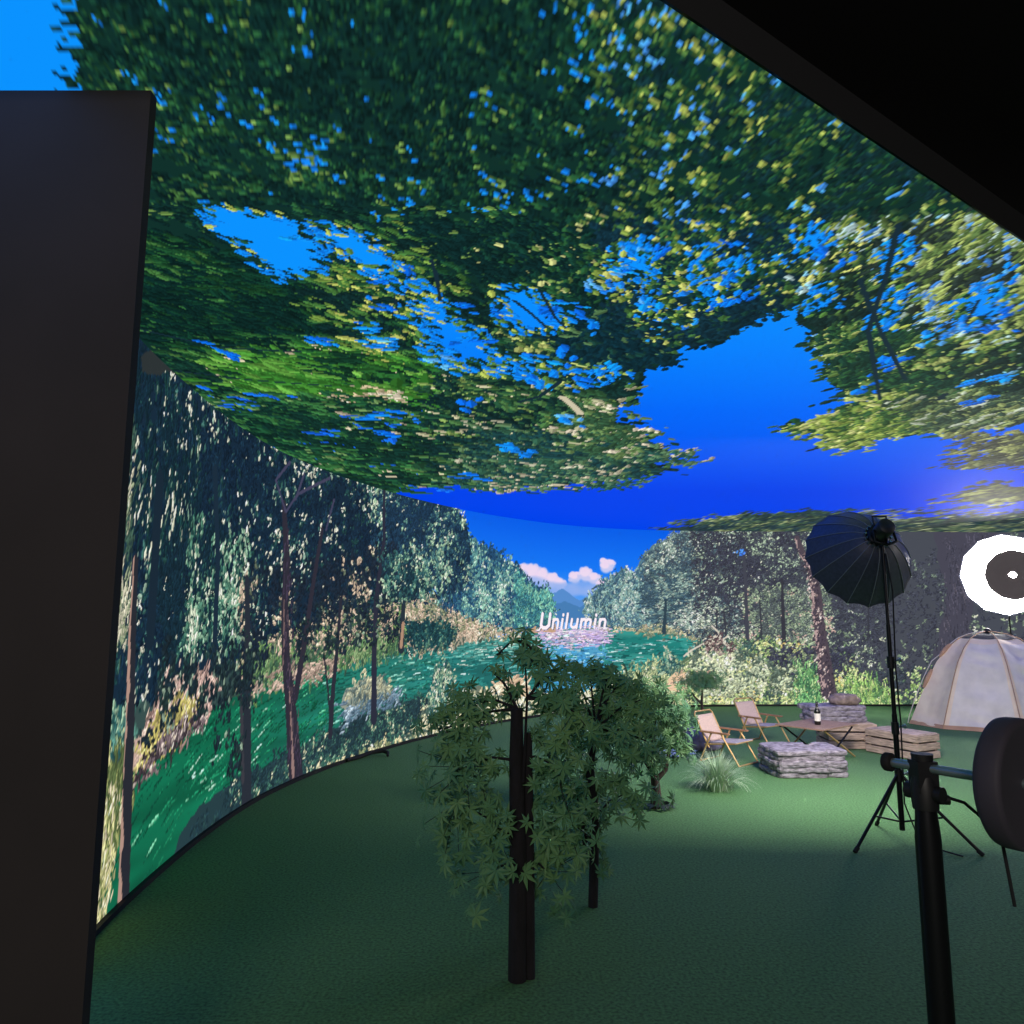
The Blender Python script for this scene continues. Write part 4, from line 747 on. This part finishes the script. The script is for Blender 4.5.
s_ = MB(); s_.lathe([(0, -.53), (.07, -.53), (.07, -.7), (0, -.7)], m2, 20); s_.tube([m2 @ Vector((0, 0, -.65)), Vector((9.22, 13.95, 1.96)) - RC], .016); s_.build('lamp_body', M['black plastic'], ws_)

# boom with a round weight in the near corner
u = Vector((.56, -.83, 0)).normalized(); P0 = Vector((.985, 2.02, 1.325))
bs = thing('boom_stand', 'black post near the camera with a clamped steel tube and a big round black disc', 'stand', (1.05, 1.89, 0))
o_ = Vector(bs.location)
tb_ = MB(); tb_.tube([P0 - o_, P0 + u * .34 - o_], .0118, 16); tb_.build('steel_tube', M['steel'], bs)
e_ = MB(); me_ = aim(P0 - o_, u); e_.lathe([(0, -.012), (.02, -.012), (.0235, -.008), (.0235, .008), (.02, .011), (0, .011)], me_, 24); e_.build('end_cap', M['rubber'], bs)
dk = MB(); md = aim(P0 + u * .265 - o_, u); dk.lathe([(0, 0), (.13, 0), (.142, .008), (.145, .02), (.145, .05), (.14, .06), (.125, .058), (.05, .05), (0, .05)], md, 64); dk.build('round_weight', M['weight'], bs)
cl = MB(); pc = P0 + u * .088 - o_
cl.tube([pc + Vector((0, 0, -.1)), pc + Vector((0, 0, -.05)), pc + Vector((0, 0, -.02))], [.03, .034, .026], 14)
cl.box(pc - Vector((0, 0, .02)), (.05, .05, .075))
cl.tube([pc + Vector((.0, 0, .012)), pc + Vector((0, 0, .034))], [.024, .026], 16); cl.tube([pc - Vector((.0, 0, .06)) - u * .045, pc - Vector((0, 0, .06)) + u * .045], .02, 12)
cl.build('clamp', M['black plastic'], bs)
po = MB(); po.tube([(pc.x, pc.y, 0), (pc.x, pc.y, pc.z - .17), (pc.x, pc.y, pc.z - .09)], [.03, .03, .024], 16); po.build('post', M['black metal'], bs)
kn = MB(); kn.tube([pc + Vector((.03, -.01, -.075)), pc + Vector((.052, -.014, -.075))], .012, 10); kn.build('knob', M['black plastic'], bs)
ca = MB(); ca.tube([pc + Vector((.05, -.01, -.07)), pc + Vector((.08, -.03, -.078)), pc + Vector((.11, -.05, -.11)), pc + Vector((.14, -.07, -.16)), pc + Vector((.15, -.08, -.3))], .004, 8); ca.build('cable', M['rubber'], bs)
for q in range(3):
    a = .6 + 2 * PI * q / 3; l = MB(); l.tube([(pc.x, pc.y, .3), (pc.x + .32 * math.cos(a), pc.y + .32 * math.sin(a), .015)], .014); l.build('leg', M['black metal'], bs)

# ------------------------------------------------------------------ artificial plants
def leaf_verts(p, n, up, r, lobes, g):
    """Palmate leaf: pointed lobes round a centre, a little cupped."""
    n = n.normalized(); a = (up - n * up.dot(n)); a = a.normalized() if a.length > 1e-4 else n.orthogonal().normalized(); b_ = n.cross(a)
    vs = [p]; fs = []; w = [(i - (lobes - 1) / 2) * (4.6 / (lobes - 1)) for i in range(lobes)]
    for i, ang in enumerate(w):
        L = r * (1 - .09 * abs(i - (lobes - 1) / 2) ** 1.15) * g.uniform(.9, 1.08)
        d = a * math.cos(ang) + b_ * math.sin(ang); e = a * -math.sin(ang) + b_ * math.cos(ang); k = len(vs)
        vs += [p + d * L * .42 + e * r * .125 - n * .02 * r, p + d * L - n * .2 * r, p + d * L * .42 - e * r * .125 - n * .02 * r]; fs += [(0, k, k + 1, k + 2)]
    return vs, fs
def plant(name, label, loc, trunks, clusters, leaves, r, lobes, seed, bark='bark', cat='plant', group='artificial maples'):
    """trunks: stems as (points, radii); clusters: (x, y, z, spread_xy, spread_z, share)."""
    g = random.Random(seed); t = thing(name, label, cat, loc, 0, group)
    for pts, rad in trunks:
        m = MB(); m.tube(pts, rad, 10); m.build('trunk', M[bark], t)
    fo = MB(); tot = sum(c[5] for c in clusters); br = MB()
    for cx_, cy_, cz_, sx, sz, sh in clusters:
        c = Vector((cx_, cy_, cz_)); base = min((Vector(p) for tr in trunks for p in tr[0][1:]), key=lambda p: (p - c).length)
        br.tube([base, (base + c) / 2 + Vector((0, 0, .03)), c], [.009, .006, .004], 6)
        for _ in range(int(leaves * sh / tot)):
            d = Vector((g.gauss(0, .5), g.gauss(0, .5), g.gauss(0, .5)))
            p = c + Vector((d.x * sx, d.y * sx, d.z * sz)); n_ = Vector((d.x * .9 + g.gauss(0, .35), d.y * .9 - .75 + g.gauss(0, .35), .5 + g.gauss(0, .4)))
            v, f = leaf_verts(p, n_, Vector((d.x * .5 + g.gauss(0, .5), 0, -.35 + g.gauss(0, .7))), r * g.uniform(.7, 1.2), lobes, g); fo.add(v, f)
            if g.random() < .3: br.tube([c + (p - c) * .25, p], .0018, 4, False)
    br.build('branch', M[bark], t); fo.build('foliage', M['maple leaf'], t)
    return t
# nearest one, with two black stakes
plant('artificial_maple', 'nearest and tallest artificial maple with thick black trunk, in front of the lettering', (.025, 3.8, 0),
      [([(0, 0, 0), (.005, 0, .6), (-.004, .01, 1.0), (0, 0, 1.25)], [.045, .042, .036, .03]), ([(.06, .02, 0), (.06, .01, .5), (.055, .02, 1.13)], [.026, .024, .02]), ([(.03, -.01, .9), (.05, -.02, 1.3), (.035, 0, 1.58)], [.009, .006, .003])],
      [(.035, 0, 1.55, .06, .1, 8), (-.1, 0, 1.51, .03, .03, 1.2), (-.12, .05, 1.42, .05, .04, 1.5), (.1, -.05, 1.46, .09, .09, 6), (.2, .05, 1.42, .1, .07, 6), (-.22, .05, 1.27, .16, .12, 22), (-.36, 0, 1.15, .12, .12, 12), (-.05, .1, 1.28, .1, .12, 7), (.16, .05, 1.3, .12, .12, 12), (.28, -.05, 1.24, .14, .14, 16), (-.25, -.05, .98, .18, .2, 34), (-.3, .1, .78, .18, .22, 34), (-.12, -.1, .72, .14, .24, 20), (.18, 0, .98, .16, .22, 24), (.24, .05, .72, .2, .24, 34), (-.15, .1, .45, .2, .2, 20), (.15, .1, .45, .2, .2, 20)], 470, .072, 7, 1, 'dark bark')
plant('artificial_maple', 'middle artificial maple, between the nearest maple and the small brown-trunked one', (.5, 4.7, 0),
      [([(-.02, 0, 0), (0, 0, .5), (-.03, 0, .8), (.01, 0, 1.02)], [.03, .028, .03, .016]), ([(-.05, 0, .3), (-.1, .02, .6)], [.02, .014])],
      [(-.12, 0, 1.36, .08, .05, 5), (-.02, .02, 1.37, .09, .05, 7), (.1, 0, 1.37, .1, .06, 8), (.16, 0, 1.3, .12, .08, 9), (-.1, .05, 1.22, .16, .14, 16), (.1, .05, 1.22, .18, .18, 26), (.3, 0, 1.2, .14, .14, 16), (-.14, 0, .98, .18, .2, 22), (.14, 0, .95, .2, .2, 30), (.32, 0, .95, .16, .18, 18), (-.1, 0, .66, .2, .24, 30), (.18, 0, .64, .2, .22, 26), (0, .1, .35, .22, .2, 16)], 330, .078, 7, 2, 'dark bark')
plant('artificial_maple', 'small artificial maple with a brown forked trunk, beside the grass tuft', (1.29, 7.0, 0),
      [([(0, 0, 0), (.01, 0, .12), (0, 0, .27)], [.055, .046, .04]), ([(.01, 0, .24), (.1, 0, .33), (.14, .01, .5), (.15, .02, .75)], [.026, .02, .017, .01]), ([(-.01, 0, .25), (-.03, 0, .45), (.02, 0, .8)], [.026, .02, .012]), ([(-.02, 0, .3), (-.14, .02, .5), (-.24, 0, .75)], [.018, .014, .008])],
      [(-.2, 0, 1.02, .2, .12, 16), (.0, 0, 1.0, .2, .14, 16), (-.42, 0, .96, .2, .14, 14), (.16, .02, .9, .18, .16, 14), (-.32, 0, .8, .26, .2, 26), (.02, 0, .8, .26, .2, 26), (.22, 0, .7, .16, .18, 14), (-.3, 0, .56, .26, .18, 18), (.03, -.08, .5, .14, .14, 10), (.24, 0, .54, .12, .12, 6), (-.16, 0, .4, .16, .1, 5)], 480, .078, 7, 3)
plant('potted_sapling', 'little dark green sapling with a forked stem at the foot of the video wall', (3.5, 14.1, 0),
      [([(.01, 0, 0), (0, 0, .12), (.02, 0, .4), (.05, 0, .62)], [.03, .025, .018, .01]), ([(0, 0, .1), (-.14, 0, .26), (-.26, 0, .42)], [.018, .014, .01])],
      [(-.02, -.02, .5, .34, .14, 14), (.16, 0, .54, .3, .16, 14), (-.2, 0, .5, .26, .14, 10), (.04, 0, .64, .3, .08, 8)], 420, .07, 5, 4, group=None)
# grass tuft
tf = MB(); g = random.Random(8)
for i in range(620):
    a = g.uniform(0, 2 * PI); q = abs(g.gauss(0, .5)); d = Vector((math.cos(a), math.sin(a), 0)); e = Vector((-d.y, d.x, 0)); L = g.uniform(.28, .42); p = d * min(.14, q * .12); lean = min(1.3, .25 + q * 1.1); vs = []
    for k in range(6):
        s = k / 5; th = lean * (.35 + 1.75 * s)
        w = .0035 * (1 - s) + .0006; vs += [p + e * w, p - e * w]; p = p + (d * math.sin(th) + Vector((0, 0, math.cos(th)))) * L / 5; p.z = max(p.z, .01)
    tf.add(vs, [(2 * k, 2 * k + 1, 2 * k + 3, 2 * k + 2) for k in range(5)], True)
o = tf.build('grass_tuft', M['tuft blade']); o.location = (2.05, 7.72, 0); tag(o, 'round pale green tuft of ornamental grass on the turf', 'plant')
# blue flowers and dark leaves
fl = MB(); g = random.Random(5)
for i in range(60):
    c = Vector((g.gauss(0, .09), g.gauss(0, .05), g.uniform(.03, .1)))
    for q in range(5):
        a = 2 * PI * q / 5 + i; d = Vector((math.cos(a), math.sin(a) * .5, .6)); fl.add([c, c + d * .022 + Vector((.008, 0, 0)), c + d * .03, c + d * .022 - Vector((.008, 0, 0))], [(0, 1, 2, 3)])
bf_ = thing('blue_flowers', 'small low patch of blue flowers on the turf behind the brown-trunked maple', 'flowers', (2.0, 9.4, 0))
fl.build('petals', M['blue petal'], bf_); stm = MB()
for i in range(25): stm.tube([(g.gauss(0, .06), g.gauss(0, .03), 0), (g.gauss(0, .08), g.gauss(0, .04), .08)], .003, 5)
stm.build('stems', M['dark leaf'], bf_)
dl = MB()
for i in range(16):
    a = 2 * PI * i / 16; d = Vector((math.cos(a), math.sin(a), 0)); e = Vector((-d.y, d.x, 0)); q = g.uniform(.12, .2); dl.add([d * .06, d * q * .6 + e * .03 + Vector((0, 0, .05)), d * q + Vector((0, 0, .02)), d * q * .6 - e * .03 + Vector((0, 0, .05))], [(0, 1, 2, 3)])
o = dl.build('ground_plant', M['dark leaf']); o.location = (1.33, 6.99, .0); tag(o, 'dark leaves spread on the turf round the foot of the brown-trunked maple', 'plant')
# black cable at the foot of the wall
k_ = MB(); k_.tube([(-1.95, 9.1, .03), (-1.84, 9.32, .03), (-1.73, 9.5, .05), (-1.6, 9.55, .06), (-1.53, 9.5, .045), (-1.52, 9.44, .02)], [.022, .024, .026, .026, .022, .016], 10)
tag(k_.build('floor_cable', M['rubber']), 'short thick black cable curling out on the turf from the foot of the curved wall', 'cable')

# added fill light, unseen behind the camera, brightening the dark panel and maples
ld = bpy.data.lights.new('added_fill_light', 'AREA'); ld.shape = 'RECTANGLE'; ld.size = 1.6; ld.size_y = .8; ld.energy = 120; ld.color = (1, .9, .82)
lo = bpy.data.objects.new('added_fill_light', ld); C.objects.link(lo); lo.location = (-1, -4, 3.4)
lo.rotation_euler = (Vector((-1.2, 2.2, 1.9)) - lo.location).to_track_quat('-Z', 'Y').to_euler()
# lamp on the right-hand side of the set, outside the photograph
ld = bpy.data.lights.new('studio_side_light', 'AREA'); ld.shape = 'DISK'; ld.size = .9; ld.energy = 62; ld.color = (1, .95, .87)
lo = bpy.data.objects.new('studio_side_light', ld); C.objects.link(lo); lo.location = (7.6, 5.6, 2.7)
lo.rotation_euler = (Vector((5.2, 10.2, .3)) - lo.location).to_track_quat('-Z', 'Y').to_euler()
# ------------------------------------------------------------------ world, camera, view
w = bpy.data.worlds.new('studio'); bpy.context.scene.world = w; w.use_nodes = True
w.node_tree.nodes['Background'].inputs[0].default_value = (1, .93, .88, 1); w.node_tree.nodes['Background'].inputs[1].default_value = .1
cam = bpy.data.cameras.new('camera'); co = bpy.data.objects.new('camera', cam); C.objects.link(co)
cam.sensor_width = 36; cam.lens = 36 * 745 / 1024; cam.clip_end = 100; cam.clip_start = .05
co.location = (0, 0, 1.7); co.rotation_euler = (PI / 2 + math.atan(105 / 745), 0, 0)
sc = bpy.context.scene; sc.camera = co
sc.view_settings.view_transform = 'Standard'; sc.view_settings.look = 'None'; sc.view_settings.gamma = 1; sc.view_settings.exposure = 0
sc.cycles.use_denoising = True
